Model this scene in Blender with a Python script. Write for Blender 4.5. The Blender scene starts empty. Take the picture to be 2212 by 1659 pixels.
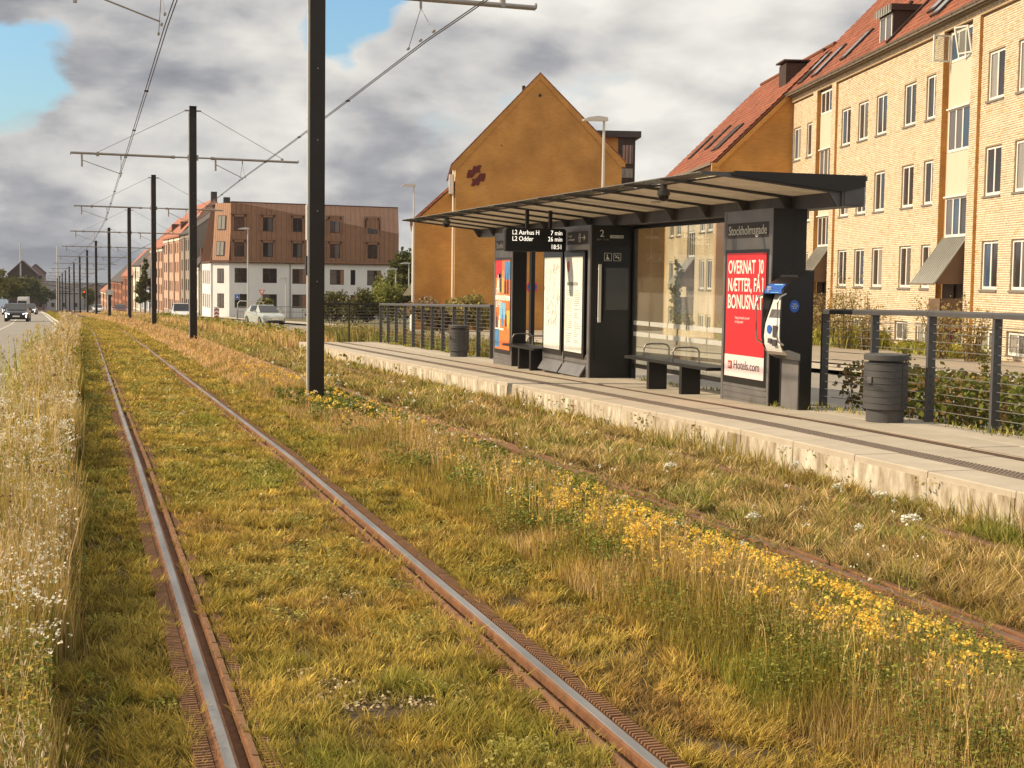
import bpy, math, random
import numpy as np
from mathutils import Vector, Matrix
random.seed(7); rng=np.random.default_rng(7)
sc=bpy.context.scene; C=sc.collection
# ---------------------------------------------------------------- camera
F_PX=3100./2212.
PHI=math.radians(16.66); PITCH=math.atan(230.7/3100.); ROLL=0.0135
cam=bpy.data.cameras.new('camera'); co=bpy.data.objects.new('camera',cam); C.objects.link(co); sc.camera=co
cam.sensor_fit='HORIZONTAL'; cam.sensor_width=36; cam.lens=36*F_PX; cam.clip_start=.05; cam.clip_end=60000
fw0=Vector((math.sin(PHI),math.cos(PHI),0)); rt0=Vector((math.cos(PHI),-math.sin(PHI),0)); up0=Vector((0,0,1))
FW=fw0*math.cos(PITCH)-up0*math.sin(PITCH); U_=up0*math.cos(PITCH)+fw0*math.sin(PITCH)
RT=rt0*math.cos(ROLL)+U_*math.sin(ROLL); UP=U_*math.cos(ROLL)-rt0*math.sin(ROLL)
m=Matrix((RT,UP,-FW)).transposed().to_4x4(); m.translation=Vector((0,0,1.75)); co.matrix_world=m
sc.render.resolution_x=1024; sc.render.resolution_y=768
# ---------------------------------------------------------------- sky
SUN_AZ=math.radians(284); SUN_EL=math.radians(34)
world=bpy.data.worlds.new('World'); sc.world=world; world.use_nodes=True
wt=world.node_tree; wt.nodes.clear()
def wn(t,**k):
    n=wt.nodes.new(t)
    for a,b in k.items(): setattr(n,a,b)
    return n
def lk(a,b): wt.links.new(a,b)
out=wn('ShaderNodeOutputWorld'); bg=wn('ShaderNodeBackground'); lk(bg.outputs[0],out.inputs[0])
sky=wn('ShaderNodeTexSky',sky_type='NISHITA',sun_disc=False,sun_elevation=SUN_EL,sun_rotation=SUN_AZ,air_density=1.3,dust_density=1.2,ozone_density=1.5)
tc=wn('ShaderNodeTexCoord'); sep=wn('ShaderNodeSeparateXYZ'); lk(tc.outputs['Generated'],sep.inputs[0])
def mth(op,a,b=None,c=None,clamp=False):
    n=wn('ShaderNodeMath',operation=op,use_clamp=clamp)
    for i,q in enumerate((a,b,c)):
        if q is None: continue
        if isinstance(q,(int,float)): n.inputs[i].default_value=q
        else: lk(q,n.inputs[i])
    return n.outputs[0]
zz=mth('ADD',mth('MAXIMUM',sep.outputs[2],0.0),0.55)
cx=mth('DIVIDE',sep.outputs[0],zz); cy=mth('DIVIDE',sep.outputs[1],zz)
cmb=wn('ShaderNodeCombineXYZ'); lk(cx,cmb.inputs[0]); lk(cy,cmb.inputs[1]); lk(mth('MULTIPLY',sep.outputs[2],2.3),cmb.inputs[2])
def noise(scale,detail,rough,off,dist=0.0):
    mp=wn('ShaderNodeMapping'); mp.inputs['Location'].default_value=off; lk(cmb.outputs[0],mp.inputs[0])
    n=wn('ShaderNodeTexNoise'); n.inputs['Scale'].default_value=scale; n.inputs['Detail'].default_value=detail
    n.inputs['Roughness'].default_value=rough; n.inputs['Distortion'].default_value=dist; lk(mp.outputs[0],n.inputs[0]); return n.outputs[0]
def ramp(x,stops):
    r=wn('ShaderNodeValToRGB'); e=r.color_ramp.elements
    while len(e)<len(stops): e.new(.5)
    for i,(p,c) in enumerate(stops): e[i].position=p; e[i].color=(*c,1) if len(c)==3 else c
    lk(x,r.inputs[0]); return r.outputs[0]
nA=noise(4.0,8,.52,(3.1,1.7,.3),.10); nB=noise(5.8,9,.50,(9.3,4.2,2.0),.12); nC=noise(2.8,3,.5,(5.5,8.1,1.0))
# breaks in the cloud deck, as directions of the real sky
def px_dir(u,v):
    return (FW+RT*((u-1106)/3100.)+UP*((829.5-v)/3100.)).normalized()
HOLES=[((-25,120),.985,1.05,.036),((5,185),.99,.9,.026),((770,5),.99,1.1,.030),((930,300),.99,.30,.05),((1250,285),.99,.42,.06),((1740,90),.99,.40,.035),((1400,230),.99,.3,.04)]
hs=None
for (u,v),_,amp,rad in HOLES:
    d=px_dir(u,v)
    vm=wn('ShaderNodeVectorMath',operation='DISTANCE'); lk(tc.outputs['Generated'],vm.inputs[0]); vm.inputs[1].default_value=d
    h=mth('MULTIPLY',mth('MULTIPLY_ADD',mth('SUBTRACT',nB,.5),4.2,mth('SUBTRACT',1.0,mth('DIVIDE',vm.outputs['Value'],rad*1.6)),True),amp)
    hs=h if hs is None else mth('MAXIMUM',hs,h)
cov=mth('ADD',mth('MULTIPLY',nA,.55),mth('MULTIPLY',nB,.45))
cov=mth('SUBTRACT',mth('ADD',cov,.20),mth('MULTIPLY',hs,.52))
mask=ramp(cov,[(0,(0,0,0)),(.38,(0,0,0)),(.53,(1,1,1)),(1,(1,1,1))])
lum=mth('ADD',mth('MULTIPLY',mth('SUBTRACT',nB,.5),1.75),mth('MULTIPLY',mth('SUBTRACT',nC,.5),1.5)); lum=mth('ADD',lum,mth('MULTIPLY',mth('SUBTRACT',nA,.5),.8)); lum=mth('ADD',mth('MULTIPLY',lum,.85),.585)
el=sep.outputs[2]
lum=mth('ADD',lum,mth('MULTIPLY',mth('SUBTRACT',mth('MINIMUM',el,.22),.10),1.3))
ccol=ramp(lum,[(.28,(.25,.26,.29)),(.44,(.38,.38,.395)),(.56,(.54,.53,.52)),(.70,(.68,.66,.62)),(.88,(.84,.81,.75))])
skm=wn('ShaderNodeMix',data_type='RGBA',blend_type='MULTIPLY'); skm.inputs[0].default_value=1
lk(sky.outputs[0],skm.inputs[6]); skm.inputs[7].default_value=(.095,.125,.15,1)
mx=wn('ShaderNodeMix',data_type='RGBA'); lk(mask,mx.inputs[0]); lk(skm.outputs[2],mx.inputs[6]); lk(ccol,mx.inputs[7])
lk(mx.outputs[2],bg.inputs[0]); bg.inputs[1].default_value=1.0
# ---------------------------------------------------------------- sun, exposure
sl=bpy.data.lights.new('sun','SUN'); so=bpy.data.objects.new('sun',sl); C.objects.link(so)
sl.energy=5.0; sl.angle=math.radians(.5); sl.color=(1,.81,.56)
sd=Vector((math.sin(SUN_AZ)*math.cos(SUN_EL),math.cos(SUN_AZ)*math.cos(SUN_EL),math.sin(SUN_EL)))
so.rotation_euler=sd.to_track_quat('Z','Y').to_euler(); so.location=(-20,20,40)
vs=sc.view_settings; vs.view_transform='Standard'; vs.look='None'; vs.exposure=0.15; vs.gamma=1; vs.use_curve_mapping=False
sc.cycles.max_bounces=6; sc.cycles.transparent_max_bounces=12; sc.cycles.caustics_reflective=False; sc.cycles.caustics_refractive=False
try: sc.cycles.use_denoising=True
except Exception: pass
# ================================================================ helpers
KN=[0,14,20,30,50,77,104,132,217,400,1500]
_ky=[-60]+KN; _kz=[.44,0,-.10,-.21,-.40,-.77,-1.31,-1.87,-2.48,-4.35,-8.6,-36]
def zg(y): return np.interp(y,_ky,_kz)
_cy=[-60,75,105,132,160,188,217,400,1500]; _cx=[0,0,-.45,-1.35,-2.25,-3.1,-4.1,-10.5,-49]
def xo(y): return np.interp(y,_cy,_cx)
def pz(y): return float(zg(y))+.31
class MB:
    def __init__(s): s.v=[]; s.f=[]; s.m=[]
    def add(s,vs,fs,mi=0):
        b=len(s.v); s.v+= [tuple(p) for p in vs]; s.f+=[tuple(b+i for i in q) for q in fs]; s.m+=[mi]*len(fs); return s
    def box(s,x0,x1,y0,y1,z0,z1,mi=0):
        return s.add([(x0,y0,z0),(x1,y0,z0),(x1,y1,z0),(x0,y1,z0),(x0,y0,z1),(x1,y0,z1),(x1,y1,z1),(x0,y1,z1)],
            [(0,3,2,1),(4,5,6,7),(0,1,5,4),(1,2,6,5),(2,3,7,6),(3,0,4,7)],mi)
    def quad(s,a,b,c,d,mi=0): return s.add([a,b,c,d],[(0,1,2,3)],mi)
    def prism(s,pts,ax,a0,a1,mi=0):
        n=len(pts)
        def P(p,a): return {'x':(a,p[0],p[1]),'y':(p[0],a,p[1]),'z':(p[0],p[1],a)}[ax]
        return s.add([P(p,a0) for p in pts]+[P(p,a1) for p in pts],
            [tuple(range(n)),tuple(range(2*n-1,n-1,-1))]+[(i,(i+1)%n,n+(i+1)%n,n+i) for i in range(n)],mi)
    def tube(s,pts,r,n=8,mi=0,cap=True):
        pts=[Vector(p) for p in pts]; b=len(s.v); k=len(pts)
        for i,p in enumerate(pts):
            d=(pts[min(i+1,k-1)]-pts[max(i-1,0)]).normalized()
            a=d.cross(Vector((0,0,1)))
            if a.length<.05: a=d.cross(Vector((1,0,0)))
            a.normalize(); c=d.cross(a)
            rr=r[i] if isinstance(r,(list,tuple)) else r
            s.v+=[tuple(p+a*math.cos(t)*rr+c*math.sin(t)*rr) for t in [2*math.pi*j/n for j in range(n)]]
        for i in range(k-1):
            for j in range(n):
                s.f.append((b+i*n+j,b+i*n+(j+1)%n,b+(i+1)*n+(j+1)%n,b+(i+1)*n+j)); s.m.append(mi)
        if cap:
            s.f.append(tuple(b+j for j in range(n))); s.m.append(mi); s.f.append(tuple(b+(k-1)*n+j for j in range(n-1,-1,-1))); s.m.append(mi)
        return s
    def lathe(s,prof,c=(0,0,0),n=32,mi=0):
        b=len(s.v)
        for r,z in prof: s.v+=[(c[0]+r*math.cos(2*math.pi*j/n),c[1]+r*math.sin(2*math.pi*j/n),c[2]+z) for j in range(n)]
        for i in range(len(prof)-1):
            for j in range(n): s.f.append((b+i*n+j,b+i*n+(j+1)%n,b+(i+1)*n+(j+1)%n,b+(i+1)*n+j)); s.m.append(mi)
        return s
    def strip(s,y0,y1,x0,x1,dz,zf=None,step=None,mi=0,curve=True):
        ys=sorted(set([y0,y1]+[k for k in KN+[75,105,160,188] if y0<k<y1]+(list(np.arange(y0,y1,step)) if step else [])))
        zf=zf or zg; vs=[]
        for y in ys:
            o=float(xo(y)) if curve else 0; z=float(zf(y))+dz; vs+=[(x0+o,y,z),(x1+o,y,z)]
        return s.add(vs,[(2*i,2*i+1,2*i+3,2*i+2) for i in range(len(ys)-1)],mi)
    def profile(s,pts,y0,y1,xc,step=None,mi=0,closed=False):
        ys=sorted(set([y0,y1]+[k for k in KN+[75,105,160,188] if y0<k<y1])); n=len(pts); vs=[]
        for y in ys:
            o=float(xo(y)); z=float(zg(y)); vs+=[(xc+px+o,y,z+pzz) for px,pzz in pts]
        fs=[]
        for i in range(len(ys)-1):
            for j in range(n-1+(1 if closed else 0)):
                j2=(j+1)%n; fs.append((i*n+j,i*n+j2,(i+1)*n+j2,(i+1)*n+j))
        return s.add(vs,fs,mi)
    def mesh(s,name,mats,smooth=False):
        me=bpy.data.meshes.new(name); me.from_pydata(s.v,[],s.f)
        for mt in (mats if isinstance(mats,(list,tuple)) else [mats]): me.materials.append(mt)
        if any(s.m): me.polygons.foreach_set('material_index',s.m)
        if smooth:
            me.polygons.foreach_set('use_smooth',[True]*len(me.polygons)); me.set_sharp_from_angle(angle=.7)
        me.update(); return me
    def build(s,name,mats,parent=None,smooth=False,loc=None,label=None):
        return link(name,s.mesh(name,mats,smooth),parent,loc,label)
def link(name,me,parent=None,loc=None,label=None,rot=None):
    o=bpy.data.objects.new(name,me); C.objects.link(o)
    if parent is not None: o.parent=parent
    if loc is not None: o.location=loc
    if rot is not None: o.rotation_euler=rot
    if label: o['label']=label
    return o
def thing(name,label,cat,loc=(0,0,0),rz=0,group=None):
    o=bpy.data.objects.new(name,None); C.objects.link(o); o.location=loc; o.rotation_euler=(0,0,rz); o.empty_display_size=.2
    o['label']=label; o['category']=cat
    if group: o['group']=group
    return o
def tag(o,label,cat,group=None):
    o['label']=label; o['category']=cat
    if group: o['group']=group
    return o
def struct(o): o['kind']='structure'; return o
def stuff(o,label=None,cat=None):
    o['kind']='stuff'
    if label: o['label']=label
    if cat: o['category']=cat
    return o
def dup(root,loc,label=None,rz=None,group=None):
    r=root.copy(); C.objects.link(r); r.location=loc
    if rz is not None: r.rotation_euler=(0,0,rz)
    if label: r['label']=label
    if group: r['group']=group
    for ch in list(root.children):
        c=ch.copy(); C.objects.link(c); c.parent=r
        for g in list(ch.children):
            d=g.copy(); C.objects.link(d); d.parent=c
    return r
# ---------------------------------------------------------------- materials
def mat(name,col,rough=.6,metal=0,var=.0,vscale=3,bump=0,bscale=60,spec=.5,col2=None,attr=False,transl=0,emit=None,stretch=None):
    mt=bpy.data.materials.new(name); mt.use_nodes=True; t=mt.node_tree; b=t.nodes['Principled BSDF']
    b.inputs['Roughness'].default_value=rough; b.inputs['Metallic'].default_value=metal; b.inputs['Specular IOR Level'].default_value=spec
    b.inputs['Base Color'].default_value=(*col,1)
    src=None
    tcn=t.nodes.new('ShaderNodeTexCoord'); vec=tcn.outputs['Object']
    if stretch:
        mp=t.nodes.new('ShaderNodeMapping'); mp.inputs['Scale'].default_value=stretch; t.links.new(vec,mp.inputs[0]); vec=mp.outputs[0]
    if attr:
        a=t.nodes.new('ShaderNodeAttribute'); a.attribute_name='col'; src=a.outputs['Color']
    if var>0 or col2:
        n=t.nodes.new('ShaderNodeTexNoise'); n.inputs['Scale'].default_value=vscale; n.inputs['Detail'].default_value=6; n.inputs['Roughness'].default_value=.62
        t.links.new(vec,n.inputs[0])
        r=t.nodes.new('ShaderNodeValToRGB'); e=r.color_ramp.elements; e[0].position=.32; e[1].position=.68
        c2=col2 if col2 else tuple(min(1,c*(1+var)) for c in col); c1=col if col2 else tuple(c*(1-var) for c in col)
        if attr: c1=(1-var,)*3; c2=(1+var,)*3
        e[0].color=(*c1,1); e[1].color=(*c2,1); t.links.new(n.outputs[0],r.inputs[0])
        if attr:
            mm=t.nodes.new('ShaderNodeMix'); mm.data_type='RGBA'; mm.blend_type='MULTIPLY'; mm.inputs[0].default_value=1
            t.links.new(src,mm.inputs[6]); t.links.new(r.outputs[0],mm.inputs[7]); src=mm.outputs[2]
        else: src=r.outputs[0]
    if src is not None: t.links.new(src,b.inputs['Base Color'])
    if bump>0:
        n=t.nodes.new('ShaderNodeTexNoise'); n.inputs['Scale'].default_value=bscale; n.inputs['Detail'].default_value=4; t.links.new(vec,n.inputs[0])
        bp=t.nodes.new('ShaderNodeBump'); bp.inputs['Strength'].default_value=bump; bp.inputs['Distance'].default_value=.01
        t.links.new(n.outputs[0],bp.inputs['Height']); t.links.new(bp.outputs[0],b.inputs['Normal'])
    if transl>0:
        tr=t.nodes.new('ShaderNodeBsdfTranslucent'); ms=t.nodes.new('ShaderNodeMixShader'); ms.inputs[0].default_value=transl
        if src is not None: t.links.new(src,tr.inputs[0])
        else: tr.inputs[0].default_value=(*col,1)
        t.links.new(b.outputs[0],ms.inputs[1]); t.links.new(tr.outputs[0],ms.inputs[2]); t.links.new(ms.outputs[0],t.nodes['Material Output'].inputs[0])
    if emit:
        b.inputs['Emission Color'].default_value=(*col,1); b.inputs['Emission Strength'].default_value=emit
    return mt
def glass(name,tint=(.93,.95,.93),rough=.02,refl=.9,haze=0.0):
    mt=bpy.data.materials.new(name); mt.use_nodes=True; t=mt.node_tree; t.nodes.clear()
    o=t.nodes.new('ShaderNodeOutputMaterial'); tr=t.nodes.new('ShaderNodeBsdfTransparent'); tr.inputs[0].default_value=(*tint,1)
    gl=t.nodes.new('ShaderNodeBsdfGlossy'); gl.inputs['Roughness'].default_value=rough; gl.inputs[0].default_value=(refl,refl,refl,1)
    fr=t.nodes.new('ShaderNodeFresnel'); ge=t.nodes.new('ShaderNodeNewGeometry'); mr=t.nodes.new('ShaderNodeMapRange'); mr.inputs[3].default_value=1.5; mr.inputs[4].default_value=1/1.5; t.links.new(ge.outputs['Backfacing'],mr.inputs[0]); t.links.new(mr.outputs[0],fr.inputs[0]); ms=t.nodes.new('ShaderNodeMixShader')
    t.links.new(fr.outputs[0],ms.inputs[0]); t.links.new(tr.outputs[0],ms.inputs[1]); t.links.new(gl.outputs[0],ms.inputs[2]); last=ms.outputs[0]
    if haze:
        df=t.nodes.new('ShaderNodeBsdfDiffuse'); df.inputs[0].default_value=(.6,.58,.5,1); m2=t.nodes.new('ShaderNodeMixShader')
        n=t.nodes.new('ShaderNodeTexNoise'); n.inputs['Scale'].default_value=2.2; n.inputs['Detail'].default_value=5
        tcn=t.nodes.new('ShaderNodeTexCoord'); mp=t.nodes.new('ShaderNodeMapping'); mp.inputs['Scale'].default_value=(1,1,.25); t.links.new(tcn.outputs['Object'],mp.inputs[0]); t.links.new(mp.outputs[0],n.inputs[0])
        mu=t.nodes.new('ShaderNodeMath'); mu.operation='MULTIPLY'; mu.inputs[1].default_value=haze*2; t.links.new(n.outputs[0],mu.inputs[0]); t.links.new(mu.outputs[0],m2.inputs[0])
        t.links.new(last,m2.inputs[1]); t.links.new(df.outputs[0],m2.inputs[2]); last=m2.outputs[0]
    t.links.new(last,o.inputs[0]); return mt
def stripes_mat(name,c1,c2,axis,period,duty=.12,rough=.6,var=.1):
    """thin joints every `period` metres along an object axis (surfaces too far away for geometry)"""
    mt=mat(name,c1,rough,var=var,vscale=.6); t=mt.node_tree; b=t.nodes['Principled BSDF']; src=b.inputs['Base Color'].links[0].from_socket
    tcn=t.nodes.new('ShaderNodeTexCoord'); s=t.nodes.new('ShaderNodeSeparateXYZ'); t.links.new(tcn.outputs['Object'],s.inputs[0])
    m1=t.nodes.new('ShaderNodeMath'); m1.operation='DIVIDE'; m1.inputs[1].default_value=period; t.links.new(s.outputs[axis],m1.inputs[0])
    m2=t.nodes.new('ShaderNodeMath'); m2.operation='FRACT'; t.links.new(m1.outputs[0],m2.inputs[0])
    m3=t.nodes.new('ShaderNodeMath'); m3.operation='LESS_THAN'; m3.inputs[1].default_value=duty; t.links.new(m2.outputs[0],m3.inputs[0])
    mm=t.nodes.new('ShaderNodeMix'); mm.data_type='RGBA'; t.links.new(m3.outputs[0],mm.inputs[0]); t.links.new(src,mm.inputs[6]); mm.inputs[7].default_value=(*c2,1)
    t.links.new(mm.outputs[2],b.inputs['Base Color']); return mt
def brick_mat(name,c1,c2,mortar,rot):
    mt=bpy.data.materials.new(name); mt.use_nodes=True; t=mt.node_tree; b=t.nodes['Principled BSDF']; b.inputs['Roughness'].default_value=.85
    tcn=t.nodes.new('ShaderNodeTexCoord'); s=t.nodes.new('ShaderNodeSeparateXYZ'); t.links.new(tcn.outputs['Object'],s.inputs[0])
    cb=t.nodes.new('ShaderNodeCombineXYZ'); t.links.new(s.outputs[rot],cb.inputs[0]); t.links.new(s.outputs[2],cb.inputs[1])
    br=t.nodes.new('ShaderNodeTexBrick'); br.inputs['Color1'].default_value=(*c1,1); br.inputs['Color2'].default_value=(*c2,1); br.inputs['Mortar'].default_value=(*mortar,1)
    br.inputs['Scale'].default_value=1; br.inputs['Brick Width'].default_value=.24; br.inputs['Row Height'].default_value=.0667; br.inputs['Mortar Size'].default_value=.008; br.inputs['Bias'].default_value=-.2
    t.links.new(cb.outputs[0],br.inputs['Vector'])
    n=t.nodes.new('ShaderNodeTexNoise'); n.inputs['Scale'].default_value=.5; n.inputs['Detail'].default_value=7; t.links.new(tcn.outputs['Object'],n.inputs[0])
    r=t.nodes.new('ShaderNodeValToRGB'); r.color_ramp.elements[0].position=.3; r.color_ramp.elements[1].position=.7; r.color_ramp.elements[0].color=(.70,.66,.60,1); r.color_ramp.elements[1].color=(1.12,1.12,1.12,1); t.links.new(n.outputs[0],r.inputs[0])
    mm=t.nodes.new('ShaderNodeMix'); mm.data_type='RGBA'; mm.blend_type='MULTIPLY'; mm.inputs[0].default_value=1; t.links.new(br.outputs[0],mm.inputs[6]); t.links.new(r.outputs[0],mm.inputs[7]); t.links.new(mm.outputs[2],b.inputs['Base Color'])
    return mt
M={}
M['soil']=mat('soil',(.07,.045,.018),.95,var=.5,vscale=28,bump=1.0,bscale=60)
M['terrain']=mat('terrain',(.13,.11,.05),.95,var=.3,vscale=.15)
M['asphalt']=mat('asphalt',(.27,.245,.21),.85,var=.10,vscale=.5,bump=.3,bscale=250)
M['asphalt_tan']=mat('asphalt_tan',(.33,.28,.215),.85,var=.10,vscale=.6,bump=.3,bscale=200)
M['asphalt_dark']=mat('asphalt_dark',(.2,.19,.175),.85,var=.08,vscale=.4)
M['kerb']=mat('kerb',(.5,.46,.40),.8,var=.12,vscale=4)
M['paint']=mat('paint',(.75,.73,.68),.7,var=.08,vscale=8)
M['concrete']=mat('concrete',(.42,.365,.285),.85,var=.10,vscale=2.5,bump=.25,bscale=90)
M['coping']=mat('coping',(.46,.40,.315),.85,var=.10,vscale=3,bump=.25,bscale=90)
M['edge_face']=mat('edge_face',(.24,.18,.11),.9,col2=(.72,.66,.54),vscale=7,bump=.4,bscale=50,stretch=(1,1,.35))
M['tactile']=mat('tactile',(.16,.125,.10),.85,var=.15,vscale=8)
M['drain']=mat('drain',(.035,.028,.022),.8)
M['rail_dull']=mat('rail_dull',(.22,.13,.09),.6,.5,var=.25,vscale=7)
M['steel_rail']=mat('steel_rail',(.31,.295,.285),.45,.7,var=.28,vscale=7,bump=.1,bscale=40,stretch=(1,.15,1))
M['rust']=mat('rust',(.19,.085,.036),.85,var=.25,vscale=12,bump=.3,bscale=80)
M['filler']=mat('filler',(.23,.118,.058),.9,var=.22,vscale=5,bump=.3,bscale=90)
M['pole']=mat('pole',(.026,.020,.016),.45,.3,var=.15,vscale=2)
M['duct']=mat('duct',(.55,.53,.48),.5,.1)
M['galv']=mat('galv',(.33,.30,.27),.4,.7,var=.15,vscale=4)
M['wire']=mat('wire',(.05,.04,.035),.5,.5)
M['cable']=mat('cable',(.22,.21,.2),.5,.4)
M['grey_metal']=mat('grey_metal',(.105,.098,.098),.42,.25,var=.25,vscale=2.5,bump=.05,bscale=30)
M['silver_metal']=mat('silver_metal',(.21,.20,.20),.38,.4,var=.22,vscale=2)
M['dark_metal']=mat('dark_metal',(.020,.017,.015),.45,.2,var=.15,vscale=3)
M['black']=mat('black',(.010,.009,.009),.3)
M['bin']=mat('bin',(.075,.073,.073),.5,.1,var=.12,vscale=6)
M['fence']=mat('fence',(.105,.102,.105),.45,.3,var=.1,vscale=3)
M['stainless']=mat('stainless',(.55,.53,.50),.28,.9)
M['white_plastic']=mat('white_plastic',(.72,.72,.70),.4)
M['glass']=glass('glass',haze=.10)
M['glass_roof']=glass('glass_roof',(.75,.75,.70),haze=.18)
M['frost']=mat('frost',(.62,.55,.45),.6,var=.16,vscale=1.5,transl=.62)
M['print_white']=mat('print_white',(.82,.82,.76),.5)
M['lit_white']=mat('lit_white',(.80,.80,.74),.5,var=.04,vscale=3)
M['ink_grey']=mat('ink_grey',(.30,.30,.28),.7)
M['ink_dark']=mat('ink_dark',(.06,.05,.06),.6)
M['print_red']=mat('print_red',(.62,.025,.035),.35,var=.06,vscale=2)
M['print_pink']=mat('print_pink',(.85,.66,.66),.4)
M['logo_red']=mat('logo_red',(.45,.02,.02),.4)
M['orange']=mat('orange',(.80,.20,.05),.4,var=.2,vscale=5)
M['blue_print']=mat('blue_print',(.08,.25,.50),.4,var=.2,vscale=6)
M['yellow_print']=mat('yellow_print',(.85,.5,.10),.4)
M['blue_sign']=mat('blue_sign',(.03,.12,.50),.3)
M['sky_print']=mat('sky_print',(.25,.55,.80),.3)
M['led']=mat('led',(1,.93,.8),.4,emit=1.1)
M['ybrick']=mat('ybrick',(.6,.45,.24),.85,attr=True,var=.12,vscale=3,bump=.3,bscale=60)
M['mortar']=mat('mortar',(.46,.34,.22),.95,var=.1,vscale=2)
M['orange_brick']=brick_mat('orange_brick',(.66,.33,.075),(.58,.27,.055),(.52,.29,.11),0)
M['yellow_wall']=brick_mat('yellow_wall',(.72,.62,.46),(.66,.56,.40),(.52,.38,.2),1)
M['tile']=mat('tile',(.46,.13,.055),.8,attr=True,var=.15,vscale=2)
M['tile_under']=mat('tile_under',(.20,.07,.035),.9)
M['gutter']=mat('gutter',(.24,.20,.16),.55,.3)
M['white_frame']=mat('white_frame',(.80,.78,.72),.5)
M['panel_cream']=mat('panel_cream',(.58,.54,.42),.7,var=.06,vscale=3,stretch=(1,6,.5))
M['sill']=mat('sill',(.20,.18,.16),.7)
def winmat(name,c,r=.08):
    return mat(name,c,r,spec=.9)
M['pane_dark']=winmat('pane_dark',(.035,.03,.028)); M['pane_blue']=winmat('pane_blue',(.05,.085,.14)); M['pane_grey']=winmat('pane_grey',(.14,.13,.125)); M['pane_curtain']=mat('pane_curtain',(.30,.28,.25),.15,spec=.9,var=.25,vscale=4,stretch=(1,8,.3))
M['zinc']=mat('zinc',(.36,.35,.31),.5,.3,var=.1,vscale=3)
M['brown_dark']=mat('brown_dark',(.06,.035,.022),.6,.2,var=.15,vscale=2)
M['porch_brown']=mat('porch_brown',(.15,.09,.055),.7,var=.1,vscale=2)
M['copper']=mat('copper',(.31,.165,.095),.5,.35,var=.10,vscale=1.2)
M['copper_lit']=mat('copper_lit',(.42,.24,.155),.5,.3,var=.06,vscale=1.2)  # paler copper with the brighter shading put into the colour
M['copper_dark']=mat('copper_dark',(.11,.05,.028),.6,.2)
M['render_white']=mat('render_white',(.80,.79,.78),.85,var=.05,vscale=.8)
M['win_brown']=mat('win_brown',(.07,.04,.03),.5)
M['pink_wall']=mat('pink_wall',(.60,.37,.27),.85,var=.08,vscale=.7)
M['red_wall']=mat('red_wall',(.36,.15,.09),.85,var=.1,vscale=.7)
M['grey_wall']=mat('grey_wall',(.30,.25,.21),.85,var=.1,vscale=.7)
M['cream_wall']=mat('cream_wall',(.74,.70,.60),.85,var=.06,vscale=.7)
M['slate']=mat('slate',(.07,.055,.05),.7,var=.2,vscale=1)
M['red_roof']=stripes_mat('red_roof',(.40,.14,.07),(.22,.07,.03),2,.3,.2)
M['hazy_grey']=mat('hazy_grey',(.34,.32,.33),.9,var=.12,vscale=.05)  # grey walls of the far town, distance haze put into the colour
M['far_brown']=mat('far_brown',(.28,.2,.18),.9,var=.12,vscale=.05)
M['leaf']=mat('leaf',(.1,.1,.03),.6,attr=True,transl=.3,spec=.3)
M['grass']=mat('grass',(.1,.1,.03),.7,attr=True,transl=.28,spec=.25)
M['petal']=mat('petal',(.8,.6,.1),.7,attr=True,transl=.3,spec=.2)
M['bark']=mat('bark',(.10,.07,.05),.9,var=.2,vscale=6)
M['car_black']=mat('car_black',(.02,.018,.02),.18,.3,spec=.8)
M['car_grey']=mat('car_grey',(.10,.10,.11),.2,.4,spec=.8)
M['car_white']=mat('car_white',(.75,.75,.73),.2,spec=.8)
M['car_silver']=mat('car_silver',(.55,.60,.56),.22,.3,spec=.8)
M['car_red']=mat('car_red',(.12,.02,.02),.2,spec=.8)
M['tyre']=mat('tyre',(.02,.02,.02),.8); M['car_glass']=mat('car_glass',(.03,.03,.032),.05,spec=1)
M['lamp_on']=mat('lamp_on',(1,.97,.9),.3,emit=2.5); M['lamp_red']=mat('lamp_red',(.5,.02,.01),.3)
M['blue_wall']=mat('blue_wall',(.45,.52,.62),.85,var=.06)
M['red_lamp']=mat('red_lamp',(1,.05,.03),.4,emit=2.0)
M['red_sign']=mat('red_sign',(.7,.05,.04),.4)
M['emblem']=mat('emblem',(.13,.018,.012),.7)
M['white_pole']=mat('white_pole',(.62,.61,.58),.4,.2)
M['water']=mat('water',(.09,.13,.19),.25,var=.1,vscale=.001)
# ---------------------------------------------------------------- text
_tc={}
def text_mesh(s,size,m_,sx=1.0,bold=0.0,ext=.0015,align='LEFT'):
    cu=bpy.data.curves.new('txt','FONT'); cu.body=s; cu.size=size; cu.offset=bold; cu.extrude=ext; cu.align_x=align; cu.resolution_u=3
    o=bpy.data.objects.new('txt',cu); C.objects.link(o); bpy.context.view_layer.update()
    me=bpy.data.meshes.new_from_object(o.evaluated_get(bpy.context.evaluated_depsgraph_get())); bpy.data.objects.remove(o); bpy.data.curves.remove(cu)
    for v in me.vertices: v.co.x*=sx
    me.materials.clear(); me.materials.append(m_); return me
RX=Matrix(((0,0,-1),(-1,0,0),(0,1,0))).to_euler()   # text on a face that looks towards -x
RY=Matrix(((1,0,0),(0,0,-1),(0,1,0))).to_euler()    # text on a face that looks towards -y
def text(s,size,m_,parent,loc,rot,sx=1.0,bold=0,align='LEFT',name='lettering'):
    return link(name,text_mesh(s,size,m_,sx,bold,align=align),parent,loc,None,rot)
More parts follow.
